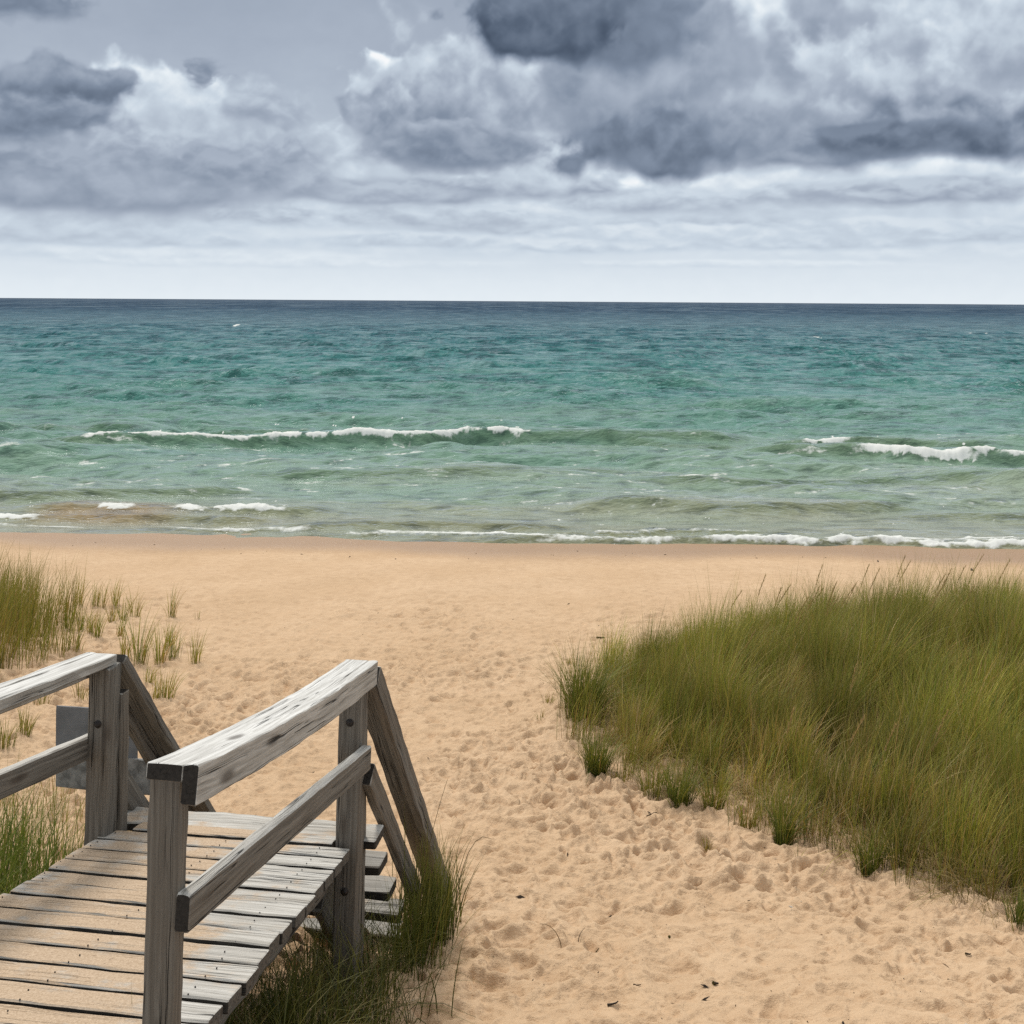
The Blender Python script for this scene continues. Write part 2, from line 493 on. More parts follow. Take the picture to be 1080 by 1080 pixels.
# ------------------------------------------------------------------ the lake: one sheet to the horizon, with swell and breakers
vs = np.concatenate([np.linspace(285, 60, 560)[:-1], np.linspace(60, 2, 160), np.geomspace(2, 0.16, 24)[1:]])
ys_ = SEA_H * 1200 / vs
ths = np.radians(np.concatenate([np.linspace(-75, -28, 60)[:-1], np.linspace(-28, 28, 1000), np.linspace(28, 75, 60)[1:]]))
T_, Y_ = np.meshgrid(np.tan(ths), ys_)
X_ = T_ * Y_
dY = np.abs(np.gradient(ys_))[:, None] * np.ones_like(X_)
rs = np.random.RandomState(11)
eta = np.zeros_like(X_)
for k in range(54):
    lam = math.exp(rs.uniform(math.log(0.55), math.log(9.0)))
    dirn = rs.normal(0, 0.42) + 0.08
    kx, ky = 2 * math.pi / lam * math.sin(dirn), 2 * math.pi / lam * math.cos(dirn)
    amp = 0.0125 * lam ** 0.72 * rs.uniform(0.5, 1.2)
    resolv = sstep(1.6, 4.0, lam / (dY + 1e-6))
    ph = rs.uniform(0, 6.28)
    arg = kx * X_ + ky * Y_ + ph
    eta += amp * resolv * (np.sin(arg) + 0.28 * np.sin(2 * arg + 0.6))
group_ = 0.75 + 0.75 * perlin(X_ * 0.10, Y_ * 0.13, 88)
shore = sstep(19.2, 26, Y_ + 0.055 * X_)
eta *= group_ * (0.22 + 0.78 * shore) * (1 + 0.6 * sstep(60, 250, Y_))
foam = np.zeros_like(X_)
sandy = np.zeros_like(X_)
face = np.zeros_like(X_)
XX_, YY_, ETA, FOAM, FACE = X_, Y_, eta, foam, face


def pix(px, py):
    """photo pixel -> point of the still lake"""
    dx, dy = px - 540.0, py - 317.5
    u, v = (dx + ROLL * dy) / 1200, (dy - ROLL * dx) / 1200
    return u * SEA_H / v, SEA_H / v


def breaker(line, height, foamspans, width=0.55, foam_back=0.5, lip=0.5, seed=0, olive=1.0):
    """a wave crest along a polyline of photo points; it breaks only inside the foam spans"""
    pts = np.array([pix(*p) for p in line])
    pts = pts[np.argsort(pts[:, 0])]
    near_ = np.nonzero((ys_ > pts[:, 1].min() - 4) & (ys_ < pts[:, 1].max() + 5))[0]
    sl = slice(near_[0], near_[-1] + 1)
    X_, Y_ = XX_[sl], YY_[sl]
    eta, foam, face = ETA[sl], FOAM[sl], FACE[sl]         # views: written back in place
    yc = np.interp(X_, pts[:, 0], pts[:, 1])
    yc = yc + 0.34 * fbm(X_ * 0.45, X_ * 0.0 + seed, 3, 0.5, seed) + 0.06 * fbm(X_ * 2.6, X_ * 0.0 + seed, 3, 0.6, seed + 3)
    ends = sstep(pts[0, 0] - 1.6, pts[0, 0] + 0.4, X_) * sstep(pts[-1, 0] + 1.6, pts[-1, 0] - 0.4, X_)
    hh = height * ends * (0.72 + 0.5 * fbm(X_ * 0.35 + seed, X_ * 0.0 + seed * 3.1, 3, 0.5, seed + 5))
    d = Y_ - yc                                       # >0 behind the crest, out to the lake
    prof = np.where(d < 0, np.exp(-(d / (width * 0.55)) ** 2), np.exp(-(d / (width * 1.7)) ** 2))
    trough = -0.35 * np.exp(-((d + width * 1.5) / (width * 0.9)) ** 2)
    eta[:] = eta * (1 - 0.5 * prof * ends) + hh * (prof + trough)
    face[:] = np.maximum(face, olive * ends * np.exp(-((d + width * 0.35) / (width * 0.5)) ** 2))
    for (xa, xb, ya, strength, thick) in foamspans:
        x0, x1 = pix(xa, ya)[0], pix(xb, ya)[0]
        sp = sstep(x0 - 0.15, x0 + 0.5, X_) * sstep(x1 + 0.15, x1 - 0.5, X_)
        rag = 1.5 * fbm(X_ * 2.0, Y_ * 2.6, 5, 0.66, seed + 9)
        front = -width * thick * (0.55 + 0.5 * fbm(X_ * 0.9, X_ * 0 + 2.2, 4, 0.6, seed + 11))
        body = sstep(front - 0.06, front + 0.10, d + 0.16 * rag) * sstep(foam_back * (0.45 + 0.9 * rag), -0.10, d)
        body *= 0.62 + 0.55 * np.clip(0.5 + 1.4 * fbm(X_ * 3.4, Y_ * 7.0, 4, 0.6, seed + 17), 0, 1)
        wisps = 0.6 * sstep(0.10, 0.42, fbm(X_ * 1.3, Y_ * 4.5, 5, 0.6, seed + 13)) * sstep(foam_back * 3.2, 0.0, d) * (d > -0.05)
        f = sp * strength * np.clip(body + wisps * 0.8, 0, 1)
        foam[:] = np.maximum(foam, f)
        eta += 0.05 * sp * body * (0.5 + rag)


# outer bar: the long breaking crest at the left, its green continuation, the curl at the right
breaker([(70, 470), (200, 468), (300, 466), (420, 464), (500, 462), (565, 462), (700, 464), (770, 466)], 0.42,
        [(92, 300, 467, 1.0, 0.40), (280, 505, 464, 1.0, 0.5), (495, 565, 462, 1.0, 0.45)], 0.62, 0.7, seed=101)
breaker([(240, 456), (330, 455), (420, 456)], 0.14, [(250, 300, 457, 0.35, 0.3), (300, 340, 457, 0.4, 0.3)], 0.5, 0.5, seed=107)
breaker([(835, 471), (900, 469), (960, 470), (1020, 472)], 0.34, [(842, 902, 470, 0.95, 0.5)], 0.6, 0.6, seed=113)
breaker([(820, 480), (880, 481), (960, 484), (1040, 486), (1110, 487)], 0.46,
        [(905, 1025, 484, 1.0, 1.0), (1020, 1100, 486, 0.85, 0.6)], 0.6, 0.7, seed=127)
breaker([(-60, 449), (0, 449), (70, 450), (150, 451)], 0.22, [(-60, 28, 449, 0.4, 0.25)], 0.7, 0.5, seed=131)
breaker([(640, 462), (720, 470), (790, 470)], 0.16, [], 0.6, seed=137)
# between the bars: green swells that do not break
breaker([(-40, 522), (60, 522), (200, 519), (240, 516)], 0.16, [], 0.5, seed=139)
breaker([(300, 500), (400, 503), (560, 500), (640, 498)], 0.13, [], 0.5, seed=149)
breaker([(660, 534), (760, 540), (840, 538), (930, 537)], 0.20, [], 0.42, seed=151)
breaker([(960, 545), (1040, 546), (1100, 546)], 0.14, [], 0.4, seed=157)
breaker([(700, 505), (800, 508), (960, 505), (1040, 507)], 0.14, [], 0.5, seed=163)
# inner shore break
breaker([(330, 565), (420, 567), (520, 569), (600, 571)], 0.05, [(340, 480, 566, 0.55, 0.5), (470, 600, 569, 0.75, 0.7)], 0.25, 0.35, seed=197)
breaker([(40, 548), (100, 545), (180, 547), (250, 551)], 0.17, [(-60, 50, 548, 0.95, 1.0)], 0.36, 0.4, seed=167)
breaker([(60, 537), (130, 539), (200, 541), (310, 540)], 0.19, [(96, 150, 538, 1.0, 0.9), (176, 226, 541, 1.0, 1.0), (214, 312, 540, 0.95, 0.7)], 0.40, 0.45, seed=173)
breaker([(330, 556), (400, 556), (480, 556), (570, 558)], 0.15, [], 0.34, seed=179)
breaker([(165, 560), (230, 560), (300, 558)], 0.05, [(175, 290, 559, 0.7, 0.5)], 0.25, 0.25, seed=181)
breaker([(520, 572), (620, 573), (720, 572), (820, 572), (920, 573), (1000, 575), (1110, 577)], 0.13,
        [(560, 740, 572, 0.55, 1.0), (735, 930, 573, 0.72, 0.9), (915, 1120, 576, 0.82, 1.0)], 0.32, 0.55, seed=191)
breaker([(600, 563), (720, 562), (800, 562)], 0.08, [(600, 800, 562, 0.5, 0.5)], 0.3, 0.4, seed=193)
# a few distant white horses
for (px_, py_, wd) in [(275, 379, 9), (105, 352, 6), (253, 343, 5), (1030, 352, 5), (972, 360, 4), (610, 372, 5), (860, 356, 4)]:
    x0, y0 = pix(px_, py_)
    sc_ = y0 / 1200
    ex, ey = (X_ - x0) / (0.6 * wd * sc_), (Y_ - y0 - 0.15 * (X_ - x0)) / (0.9 * sc_ * sc_ * 1200 / SEA_H)
    f = np.exp(-(ex ** 2 + ey ** 2)) * (0.9 + 0.3 * np.sin(ex * 2.3 + px_))
    foam[:] = np.maximum(foam, np.clip(f * 1.3 - 0.25, 0, 0.95))
# thin lace of old foam on the inner bar and the swash edge
lace = fbm(X_ * 0.8, Y_ * 2.4, 6, 0.62, 201)
foam = np.maximum(foam, 0.40 * sstep(0.10, 0.45, lace) * sstep(40, 31, Y_) * sstep(20.0, 24, Y_))
yw = Y_ + 0.055 * X_
edge_n = 0.35 * fbm(X_ * 0.35, X_ * 0, 4, 0.5, 207)
foam = np.maximum(foam, 0.55 * np.exp(-((yw - 19.75 - edge_n) / 0.10) ** 2) * sstep(-0.3, 0.3, fbm(X_ * 0.5, Y_ * 0.4, 3, 0.5, 209)))
foam = np.clip(foam, 0, 1)
# stirred-up sand close to the beach
sb = sstep(25.5, 19.6, yw + 1.6 * fbm(X_ * 0.22, Y_ * 0.35, 4, 0.5, 211))
xl0, _ = pix(45, 542)
xl1, _ = pix(165, 544)
roil = sstep(xl0 - 0.6, xl0 + 0.4, X_) * sstep(xl1 + 1.0, xl1 - 0.6, X_) * np.exp(-((Y_ - 21.2) / 0.75) ** 2)
sandy = np.clip(0.30 * sb + 0.85 * roil, 0, 1)
mottle = 0.6 * fbm(X_ * 0.06, Y_ * 0.16, 5, 0.55, 221) + 0.4 * fbm(X_ * 0.22, Y_ * 0.7, 4, 0.55, 223) * sstep(220, 80, Y_)

m_sea, B = new_mat('lake_water')
geo = B.n('ShaderNodeNewGeometry')
pos = geo.outputs['Position']
sx, sy, sz = B.sep(pos)
lg = B.m('LOGARITHM', sy, 10.0)                                  # 20 m = 1.30, 100 m = 2, 1 km = 3
pn = lambda s, kx, ky, d, r: B.noise(B.v('MULTIPLY', pos, (kx, ky, 0.0)), s, d, r)
t = B.m('ADD', B.mr(lg, 1.27, 3.6, 0.0, 1.0, 'LINEAR'), B.m('MULTIPLY', B.attr('mottle'), 0.10))
deep = B.ramp(t, [(0.0, (0.300, 0.330, 0.245)), (0.07, (0.205, 0.305, 0.225)), (0.15, (0.118, 0.245, 0.195)), (0.24, (0.062, 0.200, 0.185)),
                  (0.36, (0.034, 0.135, 0.150)), (0.48, (0.020, 0.082, 0.118)), (0.62, (0.018, 0.050, 0.094)), (1.0, (0.020, 0.044, 0.086))])
deep = B.mix(B.m('MULTIPLY', B.attr('face'), 0.45), deep, (0.085, 0.125, 0.050))
deep = B.mix(B.attr('sandy'), deep, (0.30, 0.225, 0.130))
# chop too small for the mesh: three world scales of ripples
r1 = pn(1.0, 1.3, 3.4, 4.0, 0.6)
r2 = pn(1.0, 0.62, 0.70, 5.0, 0.70)
r3 = pn(1.0, 0.20, 0.095, 4.0, 0.72)
r4 = pn(1.0, 0.040, 0.0080, 4.0, 0.74)
k1 = B.mr(lg, 1.9, 1.5)
k2 = B.m('MULTIPLY', B.mr(lg, 1.4, 1.8), B.mr(lg, 2.7, 2.2))
k3 = B.m('MULTIPLY', B.mr(lg, 1.5, 2.0), B.mr(lg, 3.5, 3.0))
k4 = B.m('MULTIPLY', B.mr(lg, 2.4, 2.9), 1.3)
streak = B.m('ADD', B.m('MULTIPLY', B.m('SUBTRACT', r1, 0.5), B.m('MULTIPLY', k1, 0.6)), B.m('MULTIPLY', B.m('SUBTRACT', r2, 0.5), k2))
streak = B.m('ADD', streak, B.m('MULTIPLY', B.m('SUBTRACT', r3, 0.5), k3))
streak = B.m('ADD', streak, B.m('MULTIPLY', B.m('SUBTRACT', r4, 0.5), k4))
deep = B.mix(B.mr(streak, 0.03, -0.12, 0.0, 0.95), deep, B.mix(0.55, deep, (0.004, 0.016, 0.024)))  # dark sides of the ripples painted into the water colour as shading
deep = B.mix(B.mr(streak, 0.0, 0.15, 0.0, 0.62), deep, B.mix(0.4, deep, (0.34, 0.42, 0.42)))  # pale flecks of reflected sky painted into the water colour
bump = B.n('ShaderNodeBump')
bump.inputs['Strength'].default_value = 0.9
bump.inputs['Distance'].default_value = 1.0
hb = B.m('ADD', B.m('MULTIPLY', r1, B.m('MULTIPLY', k1, 0.14)), B.m('MULTIPLY', r2, B.m('MULTIPLY', k2, 0.55)))
hb = B.m('ADD', hb, B.m('MULTIPLY', r3, B.m('MULTIPLY', k3, 2.5)))
hb = B.m('ADD', hb, B.m('MULTIPLY', pn(1.0, 4.0, 9.0, 3.0, 0.6), B.m('MULTIPLY', k1, 0.020)))
B.put(bump.inputs['Height'], hb)
dif = B.n('ShaderNodeBsdfDiffuse')
B.put(dif.inputs[0], deep)
B.nt.links.new(bump.outputs[0], dif.inputs['Normal'])
gls = B.n('ShaderNodeBsdfGlossy')
gls.inputs['Roughness'].default_value = 0.09
gls.inputs['Color'].default_value = (0.95, 0.98, 1.0, 1)
B.nt.links.new(bump.outputs[0], gls.inputs['Normal'])
fr = B.n('ShaderNodeFresnel')
fr.inputs['IOR'].default_value = 1.33
B.nt.links.new(bump.outputs[0], fr.inputs['Normal'])
facing = B.v('DOT_PRODUCT', bump.outputs[0], geo.outputs['Incoming'])
ffac = B.mr(facing, 0.0, B.mr(lg, 1.3, 2.1, 0.50, 0.24), B.m('ADD', B.mr(lg, 1.32, 2.0, 0.22, 0.0), B.mr(lg, 1.9, 2.8, 0.44, 0.10)), 0.0)
mxs = B.n('ShaderNodeMixShader')
B.put(mxs.inputs[0], ffac)
B.nt.links.new(dif.outputs[0], mxs.inputs[1])
B.nt.links.new(gls.outputs[0], mxs.inputs[2])
fm = B.n('ShaderNodeBsdfDiffuse')
fm.inputs[0].default_value = (0.66, 0.67, 0.64, 1)
fmix = B.n('ShaderNodeMixShader')
fn = pn(1.0, 7.0, 9.0, 4.0, 0.65)
B.put(fmix.inputs[0], B.mr(B.m('ADD', B.attr('foam'), B.m('MULTIPLY', B.m('SUBTRACT', fn, 0.5), 0.95)), 0.14, 0.60))
B.nt.links.new(mxs.outputs[0], fmix.inputs[1])
B.nt.links.new(fm.outputs[0], fmix.inputs[2])
finish(B, fmix.outputs[0])
zsea = CAM_Z - SEA_H + eta
sea_o = mesh_np('lake', np.stack([X_, Y_, zsea], -1).reshape(-1, 3), [grid_faces(*X_.shape)], m_sea,
                attrs=[('foam', 'FLOAT', foam), ('sandy', 'FLOAT', sandy), ('face', 'FLOAT', face), ('mottle', 'FLOAT', mottle)])
tag(sea_o, kind='structure')
# ------------------------------------------------------------------ weathered wood
m_wood, B = new_mat('weathered_wood')
gv = B.attr('grain', 'Vector')
geo = B.n('ShaderNodeNewGeometry')
nz = B.sep(geo.outputs['Normal'])[2]
wob = B.v('SUBTRACT', B.noise(B.v('MULTIPLY', gv, (2.2, 9.0, 9.0)), 1.0, 3.0, 0.5, color=True), (0.5, 0.5, 0.5))
gw = B.v('ADD', gv, B.v('MULTIPLY', wob, (0.0, 0.009, 0.009)))
kn = B.vor(B.v('MULTIPLY', gv, (2.6, 9.5, 9.5)), 1.0, 'F1')
knot = B.mr(kn, 0.20, 0.06)
gk = B.v('ADD', gw, B.v('MULTIPLY', B.comb(0.0, kn, kn), (0.0, 0.012, 0.012)))
g_fine = B.noise(B.v('MULTIPLY', gk, (3.5, 230.0, 230.0)), 1.0, 4.0, 0.65)
g_mid = B.noise(B.v('MULTIPLY', gk, (1.8, 105.0, 105.0)), 1.0, 5.0, 0.6)
g_big = B.noise(B.v('MULTIPLY', gv, (1.3, 9.0, 9.0)), 1.0, 4.0, 0.55)
crk = B.noise(B.v('MULTIPLY', gw, (1.1, 62.0, 62.0)), 1.0, 2.0, 0.5)
crack = B.mr(B.m('ABSOLUTE', B.m('SUBTRACT', crk, 0.40)), 0.020, 0.005)
crack = B.m('MULTIPLY', crack, B.mr(B.noise(B.v('MULTIPLY', gv, (1.6, 20.0, 20.0)), 1.0, 2.0, 0.5), 0.40, 0.52))
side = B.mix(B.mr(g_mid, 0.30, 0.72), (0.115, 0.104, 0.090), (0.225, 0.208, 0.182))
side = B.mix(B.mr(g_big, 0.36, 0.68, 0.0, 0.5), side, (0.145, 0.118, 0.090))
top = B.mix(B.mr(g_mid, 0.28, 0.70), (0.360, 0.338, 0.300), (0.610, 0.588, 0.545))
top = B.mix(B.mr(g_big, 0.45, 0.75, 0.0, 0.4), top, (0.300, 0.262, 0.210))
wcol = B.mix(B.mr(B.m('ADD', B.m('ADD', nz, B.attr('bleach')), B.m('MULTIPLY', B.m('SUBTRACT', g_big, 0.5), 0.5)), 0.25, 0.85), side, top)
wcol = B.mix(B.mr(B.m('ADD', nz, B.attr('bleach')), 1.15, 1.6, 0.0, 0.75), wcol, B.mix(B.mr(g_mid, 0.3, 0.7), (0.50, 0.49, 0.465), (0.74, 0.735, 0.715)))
wcol = B.mix(B.mr(g_fine, 0.52, 0.28, 0.0, 0.6), wcol, B.mix(0.6, wcol, (0.030, 0.026, 0.022)))
wcol = B.mix(B.m('MULTIPLY', knot, 0.7), wcol, (0.060, 0.046, 0.036))
wcol = B.mix(B.m('MULTIPLY', crack, 0.9), wcol, (0.012, 0.011, 0.010))
gapk = B.m('MULTIPLY', B.mr(B.attr('sandy'), 0.02, 0.10), B.mr(nz, 0.55, 0.10, 0.0, 0.88))  # paints the shade of the gaps onto side faces of boards and treads
wcol = B.mix(gapk, wcol, (0.016, 0.014, 0.012))
wcol = B.mix(B.attr('endg'), wcol, B.mix(g_mid, (0.007, 0.006, 0.005), (0.055, 0.047, 0.040)))
# sand trodden onto the boards
snd = B.noise(geo.outputs['Position'], 5.0, 6.0, 0.65)
snd2 = B.noise(geo.outputs['Position'], 150.0, 2.0, 0.6)
sa = B.m('ADD', B.attr('sandy'), B.m('MULTIPLY', B.m('SUBTRACT', snd, 0.5), 2.2))
sa = B.m('ADD', sa, B.m('MULTIPLY', B.m('SUBTRACT', g_mid, 0.5), 0.7))
sa = B.m('MULTIPLY', B.mr(sa, 0.40, 0.85), B.mr(nz, 0.6, 0.95))
scol = B.mix(B.mr(snd2, 0.3, 0.7), (0.41, 0.290, 0.185), (0.56, 0.420, 0.290))
scol = B.mix(B.mr(B.noise(geo.outputs['Position'], 60.0, 2.0, 0.6), 0.66, 0.74, 0.0, 0.6), scol, (0.16, 0.09, 0.05))
wcol = B.mix(B.m('MULTIPLY', sa, 0.92), wcol, scol)
bs = B.n('ShaderNodeBsdfPrincipled')
B.put(bs.inputs['Base Color'], wcol)
bs.inputs['Roughness'].default_value = 0.85
bs.inputs['Specular IOR Level'].default_value = 0.18
bp = B.n('ShaderNodeBump')
bp.inputs['Strength'].default_value = 0.8
bp.inputs['Distance'].default_value = 0.003
hh = B.m('SUBTRACT', B.m('ADD', B.m('MULTIPLY', g_fine, 0.7), B.m('MULTIPLY', g_mid, 0.6)), B.m('MULTIPLY', crack, 1.5))
B.put(bp.inputs['Height'], hh)
B.nt.links.new(bp.outputs[0], bs.inputs['Normal'])
finish(B, bs.outputs[0])


def simple_mat(name, rgb, rough=0.6, metal=0.0, spec=0.3, vary=0.25, scale=12.0):
    m, B = new_mat(name)
    g = B.n('ShaderNodeNewGeometry')
    n = B.noise(g.outputs['Position'], scale, 5.0, 0.6)
    bs = B.n('ShaderNodeBsdfPrincipled')
    dark = tuple(c * (1 - vary) for c in rgb)
    light = tuple(min(1, c * (1 + vary)) for c in rgb)
    B.put(bs.inputs['Base Color'], B.mix(B.mr(n, 0.3, 0.7), dark, light))
    bs.inputs['Roughness'].default_value = rough
    bs.inputs['Metallic'].default_value = metal
    bs.inputs['Specular IOR Level'].default_value = spec
    finish(B, bs.outputs[0])
    return m


m_bolt = simple_mat('rusty_steel', (0.035, 0.030, 0.028), 0.6, 0.4, vary=0.4, scale=200)
m_panel = simple_mat('grey_panel', (0.175, 0.180, 0.190), 0.55, vary=0.18, scale=9)
m_plank = simple_mat('stained_grey_paint', (0.22, 0.215, 0.205), 0.8, vary=0.45, scale=22)


class Boards:
    """collects boards (bevelled bars with worn, slightly uneven faces) and links them as one mesh object"""
    def __init__(self):
        self.v, self.f4, self.f8 = [], [], []
        self.gr, self.eg, self.sa, self.bl = [], [], [], []
        self.n = 0

    def add(self, p0, p1, wvec, tvec, bevel=0.005, sag=(0, 0, 0), seg=None, rough=0.0012, sandy=0.0, bleach=0.0, endg=1.0, warp=0.0):
        p0, p1, wv, tv = (np.array(q, float) for q in (p0, p1, wvec, tvec))
        ln = np.linalg.norm(p1 - p0)
        w, t = np.linalg.norm(wv), np.linalg.norm(tv)
        wu, tu, lu = wv / w, tv / t, (p1 - p0) / ln
        if np.dot(np.cross(wu, tu), lu) < 0:
            tu = -tu
        bv = min(bevel, 0.3 * min(w, t))
        hw, ht = w / 2, t / 2
        ring = [(hw, -ht + bv), (hw, ht - bv), (hw - bv, ht), (0.0, ht), (-hw + bv, ht), (-hw, ht - bv), (-hw, -ht + bv), (-hw + bv, -ht), (0.0, -ht), (hw - bv, -ht)]
        K = len(ring)
        seg = seg or max(3, int(ln / 0.06))
        ts = np.concatenate([[0, bv / ln], np.linspace(0, 1, seg + 1)[1:-1], [1 - bv / ln, 1]])
        off = RNG.uniform(-50, 50, 3)
        wa, wb = RNG.normal(0, 1, 2)
        ph = RNG.uniform(0, 6.28, 12)
        base = self.n
        nr = len(ts)
        for i, s in enumerate(ts):
            sc = 1.0 - (bv * 0.35 / min(hw, ht) if i in (0, nr - 1) else 0.0)
            cen = p0 + (p1 - p0) * s + np.array(sag) * 4 * s * (1 - s) + warp * (wa * tu * math.sin(3.1 * s + ph[0]) + 0.6 * wb * wu * math.sin(3.1 * s + ph[1]))
            for k, (a, b) in enumerate(ring):
                ja = rough * (math.sin(s * ln * 23 + ph[k] * 3) + RNG.normal(0, 0.7))
                jb = rough * (math.sin(s * ln * 17 + ph[k] * 5) + RNG.normal(0, 0.7))
                self.v.append(cen + wu * (a * (sc if i in (0, nr - 1) else 1) + ja) + tu * (b * (sc if i in (0, nr - 1) else 1) + jb))
                self.gr.append((s * ln + off[0], a + off[1], b + off[2]))
                self.eg.append(0.0)
                self.sa.append(sandy)
                self.bl.append(bleach)
        for i in range(nr - 1):
            for k in range(K):
                q = base + i * K
                self.f4.append((q + k, q + (k + 1) % K, q + K + (k + 1) % K, q + K + k))
        self.n += nr * K
        for i, flip in ((0, True), (nr - 1, False)):       # end grain on vertices of its own
            idx = []
            for k in range(K):
                self.v.append(self.v[base + i * K + k])
                g = self.gr[base + i * K + k]
                self.gr.append((g[0], g[1], g[2]))
                self.eg.append(endg)
                self.sa.append(0.0)
                self.bl.append(0.0)
                idx.append(self.n + k)
            self.n += K
            self.f8.append(tuple(reversed(idx)) if flip else tuple(idx))
        return self

    def build(self, name, parent, mat=None):
        return mesh_np(name, np.array(self.v), [np.array(self.f4), np.array(self.f8)], mat or m_wood, parent, False,
                       [('grain', 'FLOAT_VECTOR', self.gr), ('endg', 'FLOAT', self.eg), ('sandy', 'FLOAT', self.sa), ('bleach', 'FLOAT', self.bl)],
                       loc=tuple(parent.matrix_world.translation) if parent and parent.type == 'MESH' else (tuple(parent.location) if parent else (0, 0, 0)))


def child(o, parent):
    """parent o (built in world space) to parent, keeping its place"""
    o.parent = parent
    o.matrix_parent_inverse = Matrix.Identity(4)
    return o


# ------------------------------------------------------------------ the boardwalk: a gently falling deck, rails, and steps down to the sand
SN, CS = 0.148, 0.989                       # heading, 8.5 degrees right of the view
OX, OY = -0.60, 4.32                        # far right corner of the deck
E1, E2, UP = np.array([SN, CS, 0]), np.array([CS, -SN, 0]), np.array([0, 0, 1.0])
DECK_H, SLOPE = 2.075, 0.158


def W(a, b, h):
    """a along the walk, b to its right, h below the eye"""
    return np.array([OX + a * SN + b * CS, OY + a * CS - b * SN, CAM_Z - h])


def D(a, b, c):
    """the same, c above the sloping deck"""
    return W(a, b, DECK_H + SLOPE * a - c)


walk_o = empty('boardwalk', tuple(W(-0.8, -0.48, 2.6)))
bpy.context.view_layer.update()
tag(walk_o, 'weathered grey wooden boardwalk with handrails and open steps leading down to the sand', 'boardwalk')
EF = np.array([SN, CS, -SLOPE])             # forward along the deck
EN = np.cross(E2, EF); EN /= np.linalg.norm(EN)


def sub(bd, name, parent, mat=None):
    """build under a mesh part: vertices are stored relative to the walk's origin, like the part itself"""
    o = mesh_np(name, np.array(bd.v), [np.array(bd.f4), np.array(bd.f8)], mat or m_wood, None, False,
                [('grain', 'FLOAT_VECTOR', bd.gr), ('endg', 'FLOAT', bd.eg), ('sandy', 'FLOAT', bd.sa), ('bleach', 'FLOAT', bd.bl)], loc=tuple(walk_o.location))
    o.parent = parent
    o.location = (0, 0, 0)
    return o


def edge_r(a):
    return 0.006 - 0.030 * a


# deck of narrow boards
bd = Boards()
pitch, k = 0.118, 0
a = 0.098
while a > -3.4:
    wd = pitch - RNG.uniform(0.015, 0.024)
    am = a - wd / 2
    if k == 0:
        b0, b1 = -0.885, -0.075             # last board sits between the posts
    else:
        b0, b1 = -0.962 + RNG.normal(0, 0.008), edge_r(am) + RNG.normal(0, 0.006)
    h = RNG.normal(0, 0.0025)
    bd.add(D(am, b0, -0.019 + h), D(am, b1, -0.019 + h + RNG.normal(0, 0.003)), EF * wd, EN * 0.038, 0.004, rough=0.0008, bleach=0.25, sandy=0.80 + RNG.normal(0, 0.08),
           endg=0.35, warp=0.0015, seg=18)
    a -= pitch + RNG.normal(0, 0.001)
    k += 1
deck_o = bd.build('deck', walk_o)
# sand lies thickest along the middle of the deck, the right ends are bare
co_ = np.array(bd.v)
la = (co_[:, 0] - OX) * CS - (co_[:, 1] - OY) * SN
far_ = (co_[:, 1] - OY)
sd_ = np.array(bd.sa)
sd_ = sd_ * np.clip(1.18 - 0.85 * sstep(-0.42, -0.02, la + 0.03 * far_) - 0.20 * sstep(-0.8, -0.96, la) - 0.12 * sstep(-0.7, 0.0, far_), 0, 2)
deck_o.data.attributes['sandy'].data.foreach_set('value', sd_.astype(np.float32))

for b_ in (-0.93, -0.48):
    Boards().add(D(-3.3, b_, -0.115), D(0.02, b_, -0.115), E2 * 0.038, EN * 0.14, rough=0.002).build('joist', walk_o)
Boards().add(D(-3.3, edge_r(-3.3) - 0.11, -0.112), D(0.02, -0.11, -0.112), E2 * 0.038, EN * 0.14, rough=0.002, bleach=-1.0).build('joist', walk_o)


def bolt(part, p, r=0.011):
    """round bolt head on a washer, facing back along the walk"""
    n, rings = 14, [(0.0, 0.015), (0.002, 0.015), (0.0021, 0.0105), (0.007, 0.0098), (0.0095, 0.006), (0.0105, 0.0)]
    V, F = [], []
    for (d, rr) in rings:
        for j in range(n):
            t = 2 * math.pi * j / n
            V.append(p - E1 * d + E2 * rr * math.cos(t) + UP * rr * math.sin(t))
    for i in range(len(rings) - 1):
        for j in range(n):
            F.append((i * n + j, i * n + (j + 1) % n, (i + 1) * n + (j + 1) % n, (i + 1) * n + j))
    o = mesh_np('bolt', np.array(V), [np.array(F)], m_bolt, None, True, loc=tuple(walk_o.location))
    o.parent = part
    o.location = (0, 0, 0)


LEAN = 0.025
PT = 0.677


def post(a, b, cbot, bolts=(), twist=0.0, pt=0.677, dp=0.089, wp=0.089):
    p0, p1 = D(a, b + LEAN * cbot, cbot), D(a, b + LEAN * pt, pt)
    o = Boards().add(p0, p1, E2 * wp + E1 * twist, E1 * dp - E2 * twist, 0.006, rough=0.0010, seg=22, endg=0.6).build('post', walk_o)
    for c in bolts:
        bolt(o, D(a, b + LEAN * c, c) - E1 * 0.0455)
    return o


post(-1.60, 0.004, -0.75, pt=0.692, dp=0.042, wp=0.085)                                  # near right, in the foreground
post(0.055, -0.020, -0.85, (0.475, -0.17), pt=0.655)                 # far right
post(-0.065, -0.980, -0.85, (0.435,), pt=0.647)                      # far left
post(-1.66, -0.990, -0.75)                                 # near left, out of frame

# backing boards bolted behind the far posts
Boards().add(D(0.122, -0.004, -0.62), D(0.122, 0.008, 0.50), E2 * 0.038, E1 * 0.040, rough=0.0012, seg=16).build('backing_board', walk_o)
Boards().add(D(0.010, -0.940, -0.62), D(0.010, -0.932, 0.535), E2 * 0.034, E1 * 0.055, rough=0.0012, seg=16).build('backing_board', walk_o)


